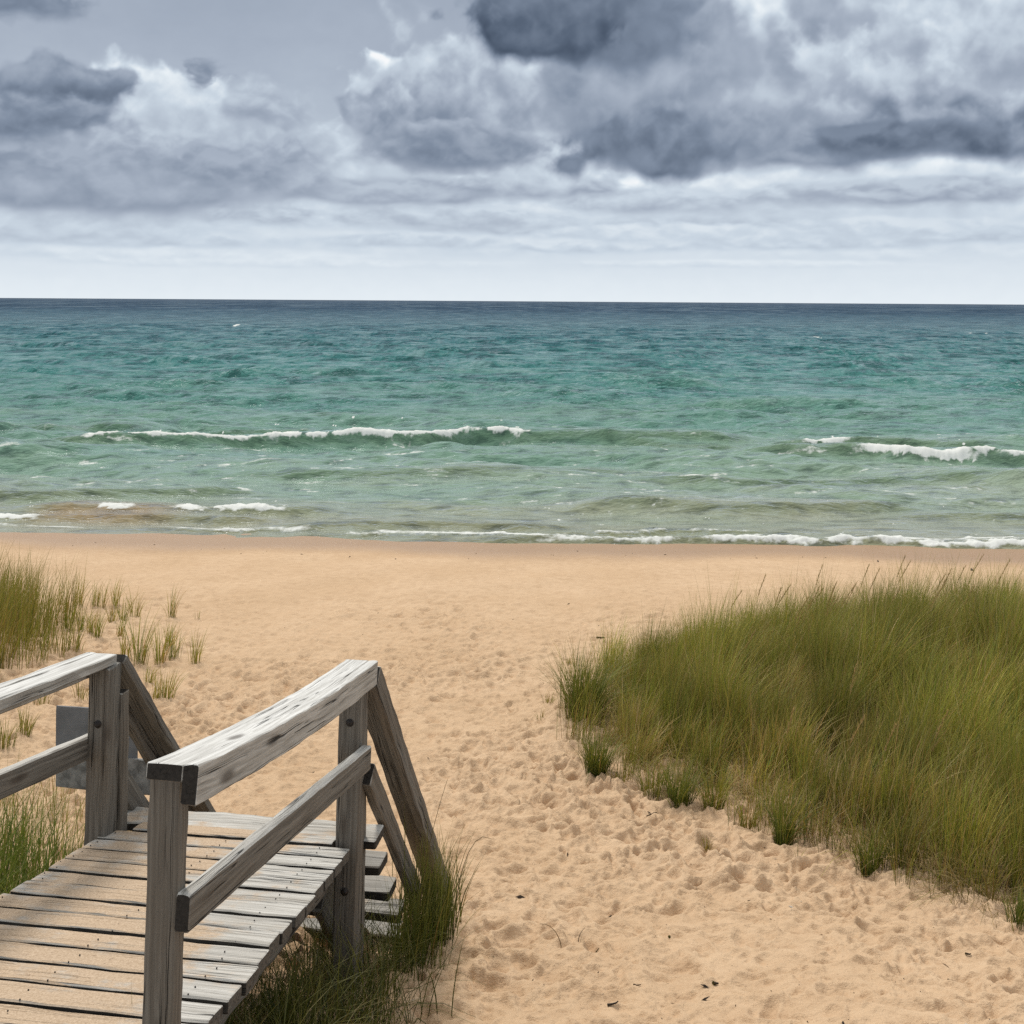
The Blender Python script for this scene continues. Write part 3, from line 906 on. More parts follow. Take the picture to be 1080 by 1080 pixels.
def top_rail(a0, a1, b0, b1, s, sag, c0, c1):
    """flat board over the posts with a second board on edge along its outer side (s = +1 right, -1 left)"""
    z0, z1 = c0 + 0.020, c1 + 0.020
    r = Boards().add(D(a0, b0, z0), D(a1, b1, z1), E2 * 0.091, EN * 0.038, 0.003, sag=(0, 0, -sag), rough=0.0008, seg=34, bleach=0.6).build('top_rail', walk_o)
    o = s * 0.0635
    e = Boards().add(D(a0 - 0.004, b0 + o, z0 - 0.0245), D(a1, b1 + o, z1 - 0.0245), E2 * 0.038, EN * 0.090, 0.003, sag=(0, 0, -sag), rough=0.0008, seg=34, bleach=0.66)  # bleached wood, paled further to make up for missing sun on this side
    sub(e, 'side_board', r)


top_rail(-1.70, 0.085, 0.056, -0.004, +1, 0.022, 0.692, 0.655)
top_rail(-2.2, -0.035, -1.005, -0.976, -1, 0.010, 0.575, 0.647)

# middle rails outside the posts
Boards().add(D(-1.635, 0.072, 0.362), D(0.030, 0.052, 0.335), E2 * 0.038, EN * 0.089, 0.005, rough=0.0007, seg=30, bleach=0.22).build('middle_rail', walk_o)
Boards().add(D(-2.2, -1.060, 0.325), D(-0.03, -1.030, 0.330), E2 * 0.038, EN * 0.089, 0.005, rough=0.0007, seg=30, bleach=0.22).build('middle_rail', walk_o)

# stairs
ST = 1.13                                                   # fall of the steps and their rails
ES = np.array([SN, CS, -ST]); ES /= np.linalg.norm(ES)
ESN = np.cross(E2, ES)


def stair_rail(bc, s, a0, a1, h0):
    hc = lambda a: h0 + ST * (a - a0)
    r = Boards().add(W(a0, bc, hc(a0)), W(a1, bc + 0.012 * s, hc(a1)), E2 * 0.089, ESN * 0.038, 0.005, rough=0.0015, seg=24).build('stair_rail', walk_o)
    e = Boards().add(W(a0 + 0.01, bc + s * 0.065, hc(a0 + 0.01) + 0.035), W(a1, bc + s * 0.077, hc(a1) + 0.035), E2 * 0.038, ESN * 0.089, 0.005, rough=0.0015, seg=24, bleach=0.1)
    sub(e, 'side_board', r)


stair_rail(-0.008, +1, 0.105, 1.62, 1.415)
stair_rail(-0.966, -1, 0.015, 1.62, 1.415)
Boards().add(W(0.08, 0.045, 1.83), W(0.90, 0.053, 1.83 + ST * 0.80), E2 * 0.038, ESN * 0.089, 0.005, rough=0.0014, seg=16).build('stair_middle_rail', walk_o)
Boards().add(W(0.02, -1.000, 1.82), W(0.88, -1.005, 1.82 + ST * 0.86), E2 * 0.038, ESN * 0.089, 0.005, rough=0.0014, seg=16).build('stair_middle_rail', walk_o)

for k in range(5):
    a0 = 0.108 + 0.152 * k
    h = 2.102 + 0.178 * k
    b1 = (0.068, 0.044, 0.044, 0.046, 0.060)[k]
    Boards().add(W(a0 + 0.068, -1.03, h + 0.019), W(a0 + 0.068, b1, h + 0.019 + RNG.normal(0, 0.003)), E1 * 0.136, UP * 0.038, 0.005, rough=0.0016,
                 seg=18, sandy=(0.42, 0.22, 0.30, 0.35, 0.4)[k], endg=0.8, warp=0.003, bleach=-0.45 if k else 0.1).build('tread', walk_o)
for b_ in (-0.88, -0.16):
    Boards().add(W(0.15, b_, 2.32), W(0.98, b_, 2.32 + 1.16 * 0.83), E2 * 0.038, ESN * 0.18, rough=0.002, seg=12).build('stringer', walk_o)

# nail heads: two rows along each joist, on every board
V, F = [], []


def nail(V, F, p, n_, r=0.0021):
    n_ = n_ / np.linalg.norm(n_)
    s = np.cross(n_, [0.31, 0.77, 0.55]); s /= np.linalg.norm(s); t = np.cross(n_, s)
    b = len(V)
    for (d, rr) in ((-0.002, 1.0), (0.0012, 1.0), (0.0018, 0.7)):
        for k in range(8):
            a = 2 * math.pi * k / 8
            V.append(p + n_ * d + r * rr * (s * math.cos(a) + t * math.sin(a)))
    for i in range(2):
        for k in range(8):
            F.append((b + i * 8 + k, b + i * 8 + (k + 1) % 8, b + i * 8 + 8 + (k + 1) % 8, b + i * 8 + 8 + k))
    for q in ((0, 1, 2, 3), (3, 4, 5, 0), (5, 6, 7, 0), (0, 5, 3, 0)):
        if len(set(q)) == 4:
            F.append(tuple(b + 16 + z for z in q))


a = -0.02
while a > -3.2:
    for b_ in (-0.93, -0.48, edge_r(a) - 0.11):
        for da in (-0.024, 0.026):
            nail(V, F, D(a - 0.059 + da + RNG.normal(0, 0.004), b_ + RNG.normal(0, 0.008), 0.0012), EN)
    a -= 0.1182
nails = mesh_np('deck_nails', np.array(V), [np.array(F)], m_bolt, walk_o, False, loc=tuple(walk_o.location))
nails['kind'] = 'stuff'

# ------------------------------------------------------------------ sign beside the left stair rail, seen from behind
sign_o = empty('beach_sign', (-1.82, 5.02, CAM_Z - 2.16))
bpy.context.view_layer.update()
tag(sign_o, 'plain grey sign board seen from behind, fixed beside the left stair handrail', 'sign')


def sign_pt(x, h, y=0.0):
    return np.array([x, 5.02 + y - 0.15 * (x + 1.82), CAM_Z - h])


ev = np.array([0.989, -0.148, 0])
Boards().add(sign_pt(-2.01, 1.925), sign_pt(-1.63, 1.925), UP * 0.235, E1 * 0.008, 0.002, rough=0.0003, seg=8, endg=0.0).build('panel', sign_o, m_panel)
Boards().add(sign_pt(-2.00, 2.085, -0.012), sign_pt(-1.50, 2.090, -0.012), UP * 0.150, E1 * 0.022, 0.003, rough=0.001, seg=10, endg=0.0).build('lower_board', sign_o, m_plank)
# ------------------------------------------------------------------ beach grass
m_grass, B = new_mat('beach_grass')
gc = B.attr('tint', 'Color')
bs = B.n('ShaderNodeBsdfPrincipled')
B.put(bs.inputs['Base Color'], gc)
bs.inputs['Roughness'].default_value = 0.55
bs.inputs['Specular IOR Level'].default_value = 0.25
tr = B.n('ShaderNodeBsdfTranslucent')
B.put(tr.inputs[0], B.mix(0.5, gc, (0.30, 0.30, 0.05)))
mx = B.n('ShaderNodeMixShader')
mx.inputs[0].default_value = 0.22
B.nt.links.new(bs.outputs[0], mx.inputs[1])
B.nt.links.new(tr.outputs[0], mx.inputs[2])
finish(B, mx.outputs[0])

GREENS = np.array([(0.128, 0.158, 0.019), (0.182, 0.196, 0.023), (0.248, 0.232, 0.031), (0.060, 0.098, 0.017), (0.305, 0.245, 0.047), (0.330, 0.195, 0.058), (0.370, 0.265, 0.130)])
MIX_OLIVE = np.array([0.20, 0.27, 0.23, 0.10, 0.12, 0.05, 0.03])
MIX_DARK = np.array([0.34, 0.18, 0.06, 0.36, 0.03, 0.02, 0.01])
MIX_PALE = np.array([0.08, 0.18, 0.26, 0.04, 0.22, 0.13, 0.09])
MIX_DRY = np.array([0.02, 0.04, 0.08, 0.02, 0.16, 0.28, 0.40])
WIND = np.array([0.95, 0.25])


def blade_mesh(root, length, width, curl, wind, tints, K=4, base_dark=0.6, fan=None):
    """one ribbon per root; arrays of length N; returns verts, quads, tris, colours"""
    N = len(root)
    ang_ = RNG.uniform(0, 2 * math.pi, N) if fan is None else fan + RNG.normal(0, 0.7, N)
    lean = np.stack([np.cos(ang_), np.sin(ang_)], 1) * curl[:, None] + WIND[None] * wind[:, None]
    fac = ang_ + RNG.uniform(-0.9, 0.9, N) + math.pi / 2
    side = np.stack([np.cos(fac), np.sin(fac), np.zeros(N)], 1)
    V = np.zeros((N, 2 * K + 1, 3))
    C = np.ones((N, 2 * K + 1, 4))
    for k in range(K + 1):
        t = k / K
        out = 0.30 * t + 0.70 * t ** 2.2
        mag = np.linalg.norm(lean, axis=1)
        droop = np.clip(mag, 0, 2) ** 2 * 0.42 * t ** 2.4
        p = root.copy()
        p[:, :2] += lean * (length * out)[:, None]
        p[:, 2] += length * (t * (1 - 0.10 * mag) - droop)
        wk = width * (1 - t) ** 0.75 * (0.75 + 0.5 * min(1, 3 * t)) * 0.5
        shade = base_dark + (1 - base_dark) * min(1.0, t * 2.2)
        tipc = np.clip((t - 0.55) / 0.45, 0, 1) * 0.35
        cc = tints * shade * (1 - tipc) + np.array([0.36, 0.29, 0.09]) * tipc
        if k < K:
            V[:, 2 * k] = p - side * wk[:, None]
            V[:, 2 * k + 1] = p + side * wk[:, None]
            C[:, 2 * k, :3] = cc
            C[:, 2 * k + 1, :3] = cc
        else:
            V[:, 2 * K] = p
            C[:, 2 * K, :3] = cc
    b = (np.arange(N) * (2 * K + 1))[:, None]
    quads = np.concatenate([b + np.array([2 * k, 2 * k + 1, 2 * k + 3, 2 * k + 2])[None] for k in range(K - 1)])
    tris = b + np.array([2 * K - 2, 2 * K - 1, 2 * K])[None]
    return V.reshape(-1, 3), quads, tris, C.reshape(-1, 4)


def tint_pick(n, mix, jit=0.22):
    t = GREENS[RNG.choice(len(GREENS), n, p=mix / mix.sum())]
    return t * RNG.uniform(1 - jit, 1 + jit, (n, 1)) * RNG.uniform(0.94, 1.06, (n, 3))


def grass(name, root, length, width, curl, wind, tints, loc, K=4, parent=None, base_dark=0.6, fan=None):
    v, q, t, c = blade_mesh(root, length, width, curl, wind, tints, K, base_dark, fan)
    return mesh_np(name, v, [q, t], m_grass, parent, True, [('tint', 'FLOAT_COLOR', c)], loc=loc)


def tuft(x, y, n, h, rad, mix=MIX_OLIVE, width=0.0045, curl=0.32, wind=0.14, name='grass_tuft', K=4, dark=1.0):
    r = 0.40 * rad * np.sqrt(RNG.uniform(0, 1, n)) * (1 + 0.5 * np.abs(RNG.normal(0, 1, n)))
    a = RNG.uniform(0, 6.283, n)
    rx, ry = x + r * np.cos(a), y + r * np.sin(a)
    root = np.stack([rx, ry, ground(rx, ry) - 0.012], 1)
    ln = h * np.clip(RNG.normal(0.80, 0.20, n), 0.25, 1.15)
    return grass(name, root, ln, width * RNG.uniform(0.7, 1.25, n), np.abs(RNG.normal(curl, curl * 0.55, n)), RNG.normal(wind, 0.08, n),
                 tint_pick(n, mix) * dark, (x, y, float(ground(x, y)[0])), K, fan=a, base_dark=0.75 if mix is MIX_PALE else 0.5)


def poly_dist(x, y, poly):
    """signed distance to a polygon, positive inside"""
    inside = np.zeros(x.shape, bool)
    d = np.full(x.shape, 1e9)
    n = len(poly)
    for i in range(n):
        (x0, y0), (x1, y1) = poly[i], poly[(i + 1) % n]
        cond = ((y0 > y) != (y1 > y)) & (x < (x1 - x0) * (y - y0) / (y1 - y0 + 1e-12) + x0)
        inside ^= cond
        t = np.clip(((x - x0) * (x1 - x0) + (y - y0) * (y1 - y0)) / ((x1 - x0) ** 2 + (y1 - y0) ** 2), 0, 1)
        d = np.minimum(d, np.hypot(x - x0 - t * (x1 - x0), y - y0 - t * (y1 - y0)))
    return np.where(inside, d, -d)


# ---- the big stand of grass on the hump at the right
RIGHT = [at(622, 766), at(655, 806), at(722, 846), at(775, 848), at(830, 884), at(915, 914), at(1000, 942), at(1090, 955),
         (4.6, 5.0), (8.0, 7.5), (8.4, 12.2), (4.6, 12.0), (2.2, 11.2), (0.95, 10.6)]
NC = 5400
cx = RNG.uniform(0.5, 8.2, NC * 3)
cy = RNG.uniform(5.0, 12.2, NC * 3)
dd = poly_dist(cx, cy, RIGHT)
patch = fbm(cx * 1.4, cy * 1.4, 4, 0.55, 301)
frontband = sstep(2.9, 2.2, cx) * sstep(8.3, 7.6, cy)
frontgap = sstep(2.8, 1.2, cx) * sstep(8.6, 7.4, cy)                # thin, sandy front-left part
p_keep = sstep(-0.20, 0.40 + 0.45 * frontband, dd + 0.45 * patch) * (1 - 0.9 * frontgap * sstep(-0.05, 0.2, -patch + 0.08)) * sstep(-0.42, -0.12, patch)
keep = RNG.uniform(0, 1, NC * 3) < p_keep
cx, cy, dd, patch = cx[keep], cy[keep], dd[keep], patch[keep]
vis = np.abs(cx / cy) < 0.72
cx, cy, dd, patch = cx[vis], cy[vis], dd[vis], patch[vis]
frontg = sstep(2.2, 0.9, cx) * sstep(8.3, 7.3, cy) + 0.7 * sstep(0.35, 0.0, dd) * sstep(7.5, 6.8, cy)
# tussocks: blades gather round centres about a foot apart, with low dead thatch between
tg = 0.36
bi, bj = np.floor(cx / tg), np.floor(cy / tg)
best = np.full(len(cx), 9.0); tx, ty, tid = cx.copy(), cy.copy(), np.zeros(len(cx))
for i in (-1, 0, 1):
    for j in (-1, 0, 1):
        ix, iy = (bi + i).astype(np.int64), (bj + j).astype(np.int64)
        h0, h1, h2 = (_hash(ix, iy, 900 + q) / 4294967296.0 for q in range(3))
        px_, py_ = (ix + 0.1 + 0.8 * h0) * tg, (iy + 0.1 + 0.8 * h1) * tg
        d_ = np.hypot(cx - px_, cy - py_)
        u_ = d_ < best
        best = np.where(u_, d_, best); tx = np.where(u_, px_, tx); ty = np.where(u_, py_, ty); tid = np.where(u_, h2, tid)
cx = cx + 0.42 * (tx - cx); cy = cy + 0.42 * (ty - cy)
tuss_h = (1.10 - 1.5 * best) * (0.80 + 0.42 * tid)
per = 22
n_cl = len(cx)
jit = 0.055
rx = np.repeat(cx, per) + RNG.normal(0, jit, n_cl * per)
ry = np.repeat(cy, per) + RNG.normal(0, jit, n_cl * per)
hc = (0.44 + 0.20 * sstep(0.0, 0.8, dd + 0.15 * patch) + 0.10 * patch - 0.16 * frontg)
hc = hc * np.clip(tuss_h, 0.35, 1.3) * RNG.uniform(0.75, 1.12, n_cl) * (1 + 0.22 * fbm(cx * 2.4, cy * 2.4, 3, 0.5, 341))
ln = np.repeat(hc, per) * np.clip(RNG.normal(0.90, 0.20, n_cl * per), 0.3, 1.35)
tmix = sstep(-0.25, 0.35, fbm(cx * 0.7, cy * 0.7, 3, 0.5, 311) + 0.05)
nb = n_cl * per
ta, tb, td = tint_pick(nb, MIX_OLIVE), tint_pick(nb, MIX_PALE), tint_pick(nb, MIX_DARK)
sel = RNG.uniform(0, 1, nb)
tm = np.repeat(np.clip(tmix * 0.5 + 1.1 * (tid - 0.25), 0, 1.4), per)
tdry = tint_pick(nb, MIX_DRY)
dryk = np.repeat(0.06 + 0.55 * sstep(0.12, 0.25, best) + 0.5 * (tid < 0.13), per) > RNG.uniform(0, 1, nb)
tints = np.where((sel < 0.28 * tm)[:, None], tb, np.where((sel > 0.80)[:, None], td, ta))
tints = np.where(dryk[:, None], tdry * 0.95, tints)
clump_t = np.repeat(RNG.uniform(0.80, 1.6, n_cl) * (0.75 + 0.7 * ((tid * 7.31) % 1.0)) * (1 + 0.5 * fbm(cx * 1.6, cy * 1.6, 4, 0.55, 351)), per)[:, None]
root = np.stack([rx, ry, ground(rx, ry) - 0.015], 1)
curl = np.abs(RNG.normal(0.30, 0.15, nb))
wind = RNG.normal(0.20, 0.09, nb) + np.repeat(0.10 * fbm(cx * 0.8, cy * 0.8, 3, 0.5, 321), per)
g0 = (3.6, 8.2, float(ground(3.6, 8.2)[0]))
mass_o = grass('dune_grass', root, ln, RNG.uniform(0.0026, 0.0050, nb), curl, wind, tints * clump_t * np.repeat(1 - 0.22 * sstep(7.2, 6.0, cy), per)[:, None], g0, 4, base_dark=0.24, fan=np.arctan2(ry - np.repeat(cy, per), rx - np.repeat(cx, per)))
tag(mass_o, 'dense stand of tall olive green beach grass covering the low dune at right', 'beach grass', kind='stuff')
# dead straw at the feet of the stand
ns = 16000
sxr, syr = RNG.uniform(0.5, 6.0, ns * 3), RNG.uniform(5.0, 11.0, ns * 3)
ds = poly_dist(sxr, syr, RIGHT)
kp = (RNG.uniform(0, 1, ns * 3) < sstep(-0.10, 0.08, ds) * (0.25 + 0.75 * sstep(0.9, 0.2, ds))) & (np.abs(sxr / syr) < 0.6)
sxr, syr = sxr[kp], syr[kp]
nn = len(sxr)
straw = grass('straw', np.stack([sxr, syr, ground(sxr, syr) - 0.005], 1), RNG.uniform(0.08, 0.34, nn), RNG.uniform(0.002, 0.004, nn), np.abs(RNG.normal(1.05, 0.4, nn)),
              RNG.normal(0.1, 0.1, nn), tint_pick(nn, MIX_DRY), g0, 3)
straw.parent = mass_o
straw.location = (0, 0, 0)
straw['kind'] = 'stuff'


def seed_stalk(x, y, h, lean, parent):
    """thin stalk with a narrow, ragged seed head"""
    z = float(ground(x, y)[0])
    n = 46
    t = np.concatenate([np.linspace(0, 0.7, 6), np.linspace(0.72, 1.0, n)])
    r0, ln_, wd, cu, wi, ti = [], [], [], [], [], []
    top = lambda s: np.array([x + lean * h * (0.25 * s + 0.75 * s ** 2), y + 0.2 * lean * h * s * s, z + h * (s - 0.12 * abs(lean) * s * s)])
    V, Q, Cc = [], [], []
    def quad(p, q, w0, w1, c):
        i = len(V)
        sdv = np.array([w0, 0.3 * w0, 0]); sdw = np.array([w1, 0.3 * w1, 0])
        V.extend([p - sdv, p + sdv, q + sdw, q - sdw]); Q.append((i, i + 1, i + 2, i + 3)); Cc.extend([(*c, 1)] * 4)
    ss = np.linspace(0, 0.98, 9)
    for s0, s1 in zip(ss[:-1], ss[1:]):
        quad(top(s0), top(s1), 0.0016, 0.0014, (0.25, 0.19, 0.075))
    for s in np.linspace(0.76, 1.0, n):
        p = top(s)
        dv_ = np.array([RNG.normal(0.25 * np.sign(lean + 1e-6), 0.3), RNG.normal(0, 0.3), 1.0])
        quad(p, p + dv_ * RNG.uniform(0.015, 0.032), 0.0022, 0.0005, tuple(np.array([0.46, 0.31, 0.15]) * RNG.uniform(0.7, 1.25)))
    o = mesh_np('seed_head', np.array(V), [np.array(Q)], m_grass, None, True, [('tint', 'FLOAT_COLOR', Cc)], loc=g0)
    o.parent = parent
    o.location = (0, 0, 0)


for i in range(30):
    u_ = RNG.choice([RNG.uniform(0.25, 0.42), RNG.uniform(0.16, 0.25), RNG.uniform(0.22, 0.28)], p=[0.5, 0.2, 0.3])
    y_ = RNG.uniform(9.0, 10.8)
    seed_stalk(u_ * y_, y_, RNG.uniform(0.62, 0.86), RNG.uniform(0.18, 0.42), mass_o)
for (px_, py_, hh_) in [(830, 880, .55), (885, 900, .6), (930, 905, .55), (985, 900, .6), (900, 850, .7)]:
    x_, y_ = at(px_, py_)
    seed_stalk(x_, y_ + 0.3, hh_ + 0.1, RNG.uniform(0.1, 0.35), mass_o)

# ---- single tufts
TUFTS = [  # base pixel, height m, radius m, blades, mix, label
    (615, 757, 0.62, 0.24, 700, MIX_DARK, 'tall bushy tuft standing on bare sand just left of the big stand of grass'),
    (629, 817, 0.33, 0.13, 360, MIX_DARK, 'rounded dark green tuft in front of the left end of the big grass stand'),
    (716, 850, 0.33, 0.13, 230, MIX_DARK, 'dark upright tuft at the front left edge of the big grass stand, on pale sand'),
    (690, 838, 0.24, 0.16, 130, MIX_OLIVE, 'low thin tuft between the rounded dark tuft and the upright tuft'),
    (655, 825, 0.20, 0.14, 60, MIX_PALE, 'sparse short tuft just right of the rounded dark tuft'),
    (752, 855, 0.30, 0.11, 120, MIX_OLIVE, 'light green loose tuft right of the dark upright tuft'),
    (790, 872, 0.26, 0.10, 70, MIX_PALE, 'thin see-through tuft on sand left of the taller front tufts'),
    (826, 890, 0.40, 0.08, 150, MIX_DARK, 'narrow dark tuft rooted at the front edge of the grass, left of its middle'),
    (916, 918, 0.34, 0.09, 150, MIX_DARK, 'spiky blue-green tuft fanning out low at the front of the grass stand'),
    (842, 908, 0.13, 0.02, 9, MIX_DARK, 'single small sprout on the sand in front of the narrow dark tuft'),
    (1076, 978, 0.20, 0.08, 90, MIX_DARK, 'dark little tuft cut by the right edge of the picture'),
    (578, 742, 0.13, 0.07, 22, MIX_PALE, 'faint pale sprout on sand left of the tall bushy tuft, the upper one'),
    (570, 757, 0.10, 0.06, 14, MIX_PALE, 'faintest pale sprout left of the foot of the tall bushy tuft'),
    (745, 893, 0.10, 0.06, 30, MIX_PALE, 'very low pale green seedlings on open sand before the grass stand'),
    (1042, 950, 0.34, 0.40, 340, MIX_DRY, 'tangled mat of dead grey brown straw under the grass at lower right'),
    (800, 838, 0.20, 0.34, 120, MIX_DRY, 'low patch of dead tan straw in the sandy gap before the grass stand'),
    (600, 700, 0.11, 0.04, 16, MIX_PALE, 'small pale sprout just left of the top of the tall bushy tuft'),
]
for (px_, py_, h, rad, n, mix, lab) in TUFTS:
    x, y = at(px_, py_)
    tag(tuft(x, y, n, h, rad, mix, 0.0048 if mix is not MIX_DRY else 0.0034, 0.42 if mix is not MIX_DRY else 1.15, 0.12, dark=1.0 if mix is not MIX_DRY else 0.55), lab, 'grass tuft', 'tufts along the front of the big grass stand')

ROWS = [
    ('back', [(82, 639, 24), (100, 641, 22), (108, 641, 18), (121, 639, 22), (130, 655, 24), (141, 651, 22), (181, 651, 25), (208, 653, 9)]),
    ('second', [(72, 665, 25), (86, 667, 20), (95, 669, 22), (102, 674, 24), (118, 657, 22), (127, 671, 18)]),
    ('third', [(81, 688, 22), (132, 695, 24), (148, 701, 40), (168, 699, 28), (178, 683, 22), (183, 695, 24), (206, 699, 26)]),
    ('front', [(157, 722, 16), (165, 738, 20), (176, 739, 28)]),
]
ORD = ['first', 'second', 'third', 'fourth', 'fifth', 'sixth', 'seventh', 'eighth']
SPECIAL = {(181, 651): 'lone upright tuft standing apart at the right end of the back row of small tufts',
           (208, 653): 'barely visible thin sprout beyond the lone tuft at the upper left',
           (206, 699): 'spreading pale tuft at the right end of the third row of small tufts',
           (148, 701): 'tallest of the small tufts, forked, in the third row behind the left rail',
           (176, 739): 'frontmost fork of thin grass above the left stair handrail'}
for rname, row in ROWS:
    for i, (px_, py_, hp) in enumerate(row):
        x, y = at(px_, py_)
        h = hp * y / 1200 * 1.6
        lab = SPECIAL.get((px_, py_), '%s small tuft from the left in the %s row of sparse tufts on open sand' % (ORD[i], rname))
        n = 7 if hp < 12 else int(14 + 0.9 * hp)
        o = tuft(x, y, n, h, 0.05 + 0.0016 * hp, MIX_PALE if (i + len(row)) % 3 else MIX_OLIVE, 0.0062, 0.30, 0.13, K=3, dark=1.35)
        tag(o, lab, 'grass tuft', 'small sparse tufts on the sand at the left')
# tufts seen between the left rails
for (px_, py_, hp, n, mix, lab) in [
    (26, 775, 32, 50, MIX_PALE, 'pale tuft framed between the left top rail and middle rail'),
    (5, 790, 32, 45, MIX_OLIVE, 'tuft at the left edge of the picture between the two left rails'),
    (84, 738, 22, 30, MIX_PALE, 'little pale tuft under the far end of the left top rail'),
    (44, 742, 24, 24, MIX_PALE, 'thin tuft showing just below the left top rail, over the sign'),
]:
    x, y = at(px_, py_)
    tag(tuft(x, y, n, hp * y / 1200 * 1.15, 0.10, mix, 0.0055, 0.30, 0.12, K=3), lab, 'grass tuft', 'tufts behind the left railing')


def stand(name, poly, dens, hfun, mix, label, gapseed, width=0.005, curl=0.25, wind=0.15, dark=1.0, edge=0.25, K=4, kind='stuff', cat='beach grass', per=14, jit=0.05):
    P_ = np.array(poly)
    x0, y0 = P_.min(0); x1, y1 = P_.max(0)
    n = int(dens * (x1 - x0) * (y1 - y0) / per)
    cx, cy = RNG.uniform(x0, x1, n), RNG.uniform(y0, y1, n)
    dd = poly_dist(cx, cy, poly)
    pt = fbm(cx * 1.8, cy * 1.8, 4, 0.55, gapseed)
    kp = RNG.uniform(0, 1, n) < sstep(-0.05, edge, dd + 0.3 * edge * pt * 4)
    cx, cy, pt = cx[kp], cy[kp], pt[kp]
    rx, ry = np.repeat(cx, per) + RNG.normal(0, jit, len(cx) * per), np.repeat(cy, per) + RNG.normal(0, jit, len(cx) * per)
    nb = len(rx)
    ln = np.repeat(hfun(cx, cy) * (1 + 0.25 * pt) * RNG.uniform(0.8, 1.15, len(cx)), per) * np.clip(RNG.normal(0.85, 0.22, nb), 0.25, 1.3)
    root = np.stack([rx, ry, ground(rx, ry) - 0.012], 1)
    c0 = P_.mean(0)
    o = grass(name, root, ln, width * RNG.uniform(0.7, 1.3, nb), np.abs(RNG.normal(curl, curl * 0.55, nb)), RNG.normal(wind, 0.09, nb), tint_pick(nb, mix) * dark,
              (float(c0[0]), float(c0[1]), float(ground(*c0)[0])), K)
    return tag(o, label, cat, kind=kind)


# far left stand, cut by the frame
stand('dune_grass', [at(-40, 640), at(20, 632), at(78, 655), at(74, 694), at(20, 722), at(-60, 740), (-7.5, 9.5), (-8.5, 12.5)], 860,
      lambda x, y: 0.42 + 0.26 * sstep(-4.35, -5.0, x), MIX_PALE, 'tall yellow green beach grass on the dune at the far left edge', 401, 0.0055, 0.20, 0.15, edge=0.35)
# thin, pale grass on the sand behind the left railing
stand('dune_grass', [(-3.6, 5.2), (-1.95, 5.35), (-2.0, 6.6), (-3.2, 7.6), (-4.4, 7.4)], 260, lambda x, y: 0.34 + 0 * x, MIX_PALE,
      'thin pale straw coloured grass on sand behind the left railing', 411, 0.004, 0.35, 0.12, edge=0.3, per=6, jit=0.08)
# lush clump beside the left edge of the deck
stand('dune_grass', [(-3.3, 3.9), (-1.85, 3.55), (-1.72, 4.9), (-2.0, 5.6), (-3.4, 5.6)], 1500, lambda x, y: 0.44 + 0.10 * sstep(-1.9, -2.6, x), MIX_DARK,
      'deep green beach grass leaning over the left edge of the deck', 421, 0.0048, 0.38, 0.10, dark=np.array([0.72, 1.0, 0.8]), edge=0.3, per=8, jit=0.06)
# tall clump at the foot of the right stair rail
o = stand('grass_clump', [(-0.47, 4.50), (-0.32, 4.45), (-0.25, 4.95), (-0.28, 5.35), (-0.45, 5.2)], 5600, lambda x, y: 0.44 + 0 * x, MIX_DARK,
          'tall dark clump of grass hiding the foot of the right stair rail', 431, 0.0044, 0.20, 0.04, dark=0.6, edge=0.08, kind=None, cat='grass clump', per=10, jit=0.035)
tag(o, group='')
# grass beside and under the right edge of the deck, its shade put into the tint
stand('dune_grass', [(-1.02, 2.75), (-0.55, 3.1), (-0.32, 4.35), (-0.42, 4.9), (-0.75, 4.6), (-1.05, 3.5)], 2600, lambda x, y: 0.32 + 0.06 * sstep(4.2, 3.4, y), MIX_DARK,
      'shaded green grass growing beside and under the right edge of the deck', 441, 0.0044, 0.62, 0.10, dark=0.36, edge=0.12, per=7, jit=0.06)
# wiry dry stems
for (pts, lab) in [
    ([(492, 905), (480, 870), (458, 842)], None),
]:
    pass


def stem(points, r, rgb, name, label, cat='stem', group=None):
    """a thin bent stalk through world points"""
    pts = [np.array(p, float) for p in points]
    n = 5
    V, F, C = [], [], []
    for i, p in enumerate(pts):
        d = pts[min(i + 1, len(pts) - 1)] - pts[max(i - 1, 0)]
        d /= np.linalg.norm(d) + 1e-9
        s = np.cross(d, [0.3, 0.8, 0.52]); s /= np.linalg.norm(s) + 1e-9
        t = np.cross(d, s)
        rr = r * (1 - 0.6 * i / (len(pts) - 1))
        for k in range(n):
            a = 2 * math.pi * k / n
            V.append(p + rr * (s * math.cos(a) + t * math.sin(a)))
            C.append((*(np.array(rgb) * (0.85 + 0.3 * (k % 2))), 1))
    for i in range(len(pts) - 1):
        for k in range(n):
            F.append((i * n + k, i * n + (k + 1) % n, (i + 1) * n + (k + 1) % n, (i + 1) * n + k))
    o = mesh_np(name, np.array(V), [np.array(F)], m_grass, None, True, [('tint', 'FLOAT_COLOR', C)], loc=tuple(pts[0]))
    return tag(o, label, cat, group)


def lying(px, py, ln, ang_, bend=0.2, lift=0.006):
    x, y = at(px, py)
    out = []
    for i in range(6):
        s = i / 5
        a = ang_ + bend * (s - 0.5) * 3
        xx, yy_ = x + ln * (s - 0.5) * math.cos(a), y + ln * (s - 0.5) * math.sin(a)
        out.append((xx, yy_, float(ground(xx, yy_)[0]) + lift))
    return out


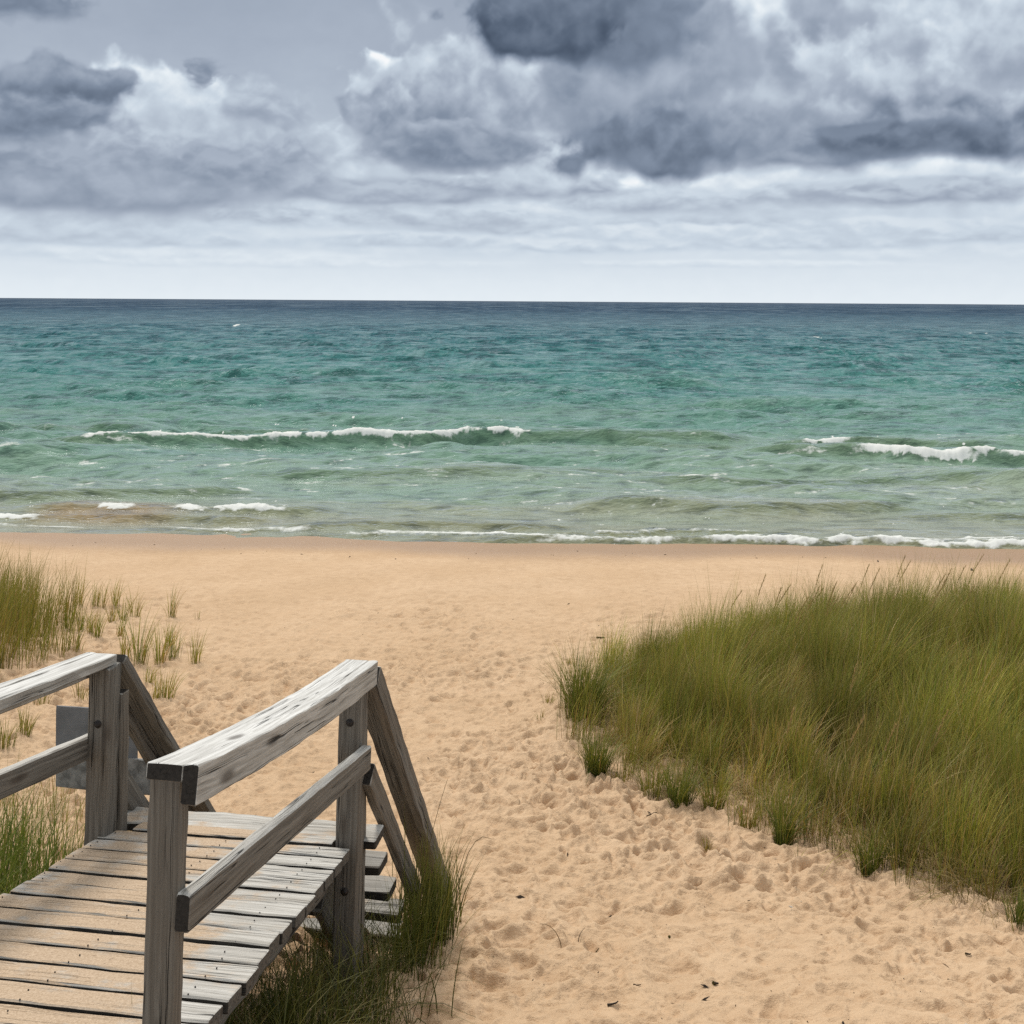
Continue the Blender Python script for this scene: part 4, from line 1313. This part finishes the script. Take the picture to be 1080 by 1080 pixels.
DK = (0.030, 0.020, 0.014)
BR = (0.090, 0.055, 0.030)
for (px_, py_, ln_, an, be, r_, rgb, lab) in [
    (707, 992, 0.030, 1.2, 0.1, 0.006, DK, 'short black stub of wood on open sand in the middle foreground'),
    (755, 1040, 0.026, 0.4, 0.1, 0.007, DK, 'round dark bit of bark on the sand near the bottom, right of the black stub'),
    (647, 1063, 0.045, 0.3, 0.2, 0.005, DK, 'dark twig lying flat near the bottom edge, left of the bark bit'),
    (691, 864, 0.115, 0.7, 0.3, 0.004, BR, 'slanting brown twig on sand just below the upright grass tufts'),
    (627, 1000, 0.040, -0.6, 0.2, 0.004, (0.06, 0.06, 0.025), 'thin greenish twig left of the black stub of wood'),
    (1022, 1011, 0.034, 0.5, 0.2, 0.005, DK, 'dark chip on the sand below the right end of the grass stand'),
    (1005, 1036, 0.040, 0.2, 0.2, 0.005, BR, 'brown chip of wood near the lower right corner'),
    (672, 1042, 0.030, -0.2, 0.1, 0.0035, BR, 'small brown sliver between the flat dark twig and the black stub'),
    (634, 674, 0.10, 0.2, 0.2, 0.010, BR, 'brown lump of driftwood on the beach above the left end of the grass stand'),
]:
    stem(lying(px_, py_, ln_, an, be), r_, rgb, 'twig', lab, 'twig', 'bits of wood lying on the sand')
# bent dry stems by the foot of the steps
x, y = at(610, 1010)
for (px_, py_, h, lx, rgb, lab) in [
    (592, 1002, 0.13, -0.09, (0.20, 0.13, 0.06), 'thin dry stem arching over the sand right of the dark clump'),
    (478, 1000, 0.62, 0.16, (0.13, 0.10, 0.045), 'long dry stem bent over at its tip above the dark clump by the stairs'),
    (440, 1010, 0.72, 0.12, (0.16, 0.12, 0.05), 'long straight dry stalk rising out of the clump beside the stair rail'),
    (610, 998, 0.035, 0.03, (0.14, 0.09, 0.05), 'tiny curled dry leaf standing on the sand in the foreground'),
]:
    x, y = at(px_, py_)
    z = float(ground(x, y)[0])
    pts = [(x + lx * (s ** 2), y + 0.05 * s, z + h * (s - (0.35 * s ** 4 if 'bent' in lab or 'arch' in lab else 0))) for s in np.linspace(0, 1, 9)]
    stem(pts, 0.0022, rgb, 'dry_stem', lab, 'dry stem', 'dry stems near the steps')
# small litter strewn over the sand: too much to count
V, F, C = [], [], []
for i in range(520):
    if RNG.uniform() < 0.55:
        px_, py_ = RNG.uniform(430, 1080), RNG.uniform(840, 1085)
    else:
        px_, py_ = RNG.uniform(220, 1080), RNG.uniform(620, 860)
    x, y = at(px_, py_)
    if i >= 430:                                        # a broken line of bits left by the last waves
        x = RNG.uniform(-9, 9); y = 17.6 - 0.055 * x + RNG.normal(0, 0.25) + 0.4 * math.sin(x * 0.6)
    s = (3.0 if i >= 430 else 1.0) * RNG.exponential(0.0022) + 0.0016
    a = RNG.uniform(0, 3.14)
    ln_ = s * RNG.uniform(0.8, 2.6)
    e = np.array([math.cos(a), math.sin(a), RNG.normal(0, 0.15)])
    f = np.array([-math.sin(a), math.cos(a), 0])
    p = np.array([x, y, float(ground(x, y)[0]) + s * 0.25])
    b = len(V)
    c = np.array(DK if RNG.uniform() < 0.5 else BR) * RNG.uniform(0.7, 1.8) if RNG.uniform() < 0.88 else np.array((0.6, 0.55, 0.48))
    for q in (p + e * ln_, p + f * s * 0.5, p - e * ln_, p - f * s * 0.5, p + np.array([0, 0, s * 0.5]), p - np.array([0, 0, s * 0.4])):
        V.append(q); C.append((*c, 1))
    for (i0, i1) in ((0, 1), (1, 2), (2, 3), (3, 0)):
        F.append((b + i0, b + i1, b + 4)); F.append((b + i1, b + i0, b + 5))
lit = mesh_np('beach_litter', np.array(V), [np.array(F)], m_grass, None, False, [('tint', 'FLOAT_COLOR', C)], loc=(1.0, 5.0, CAM_Z - 2.8))
tag(lit, 'scattered specks of bark, leaf scraps and shell on the sand', 'beach litter', kind='stuff')
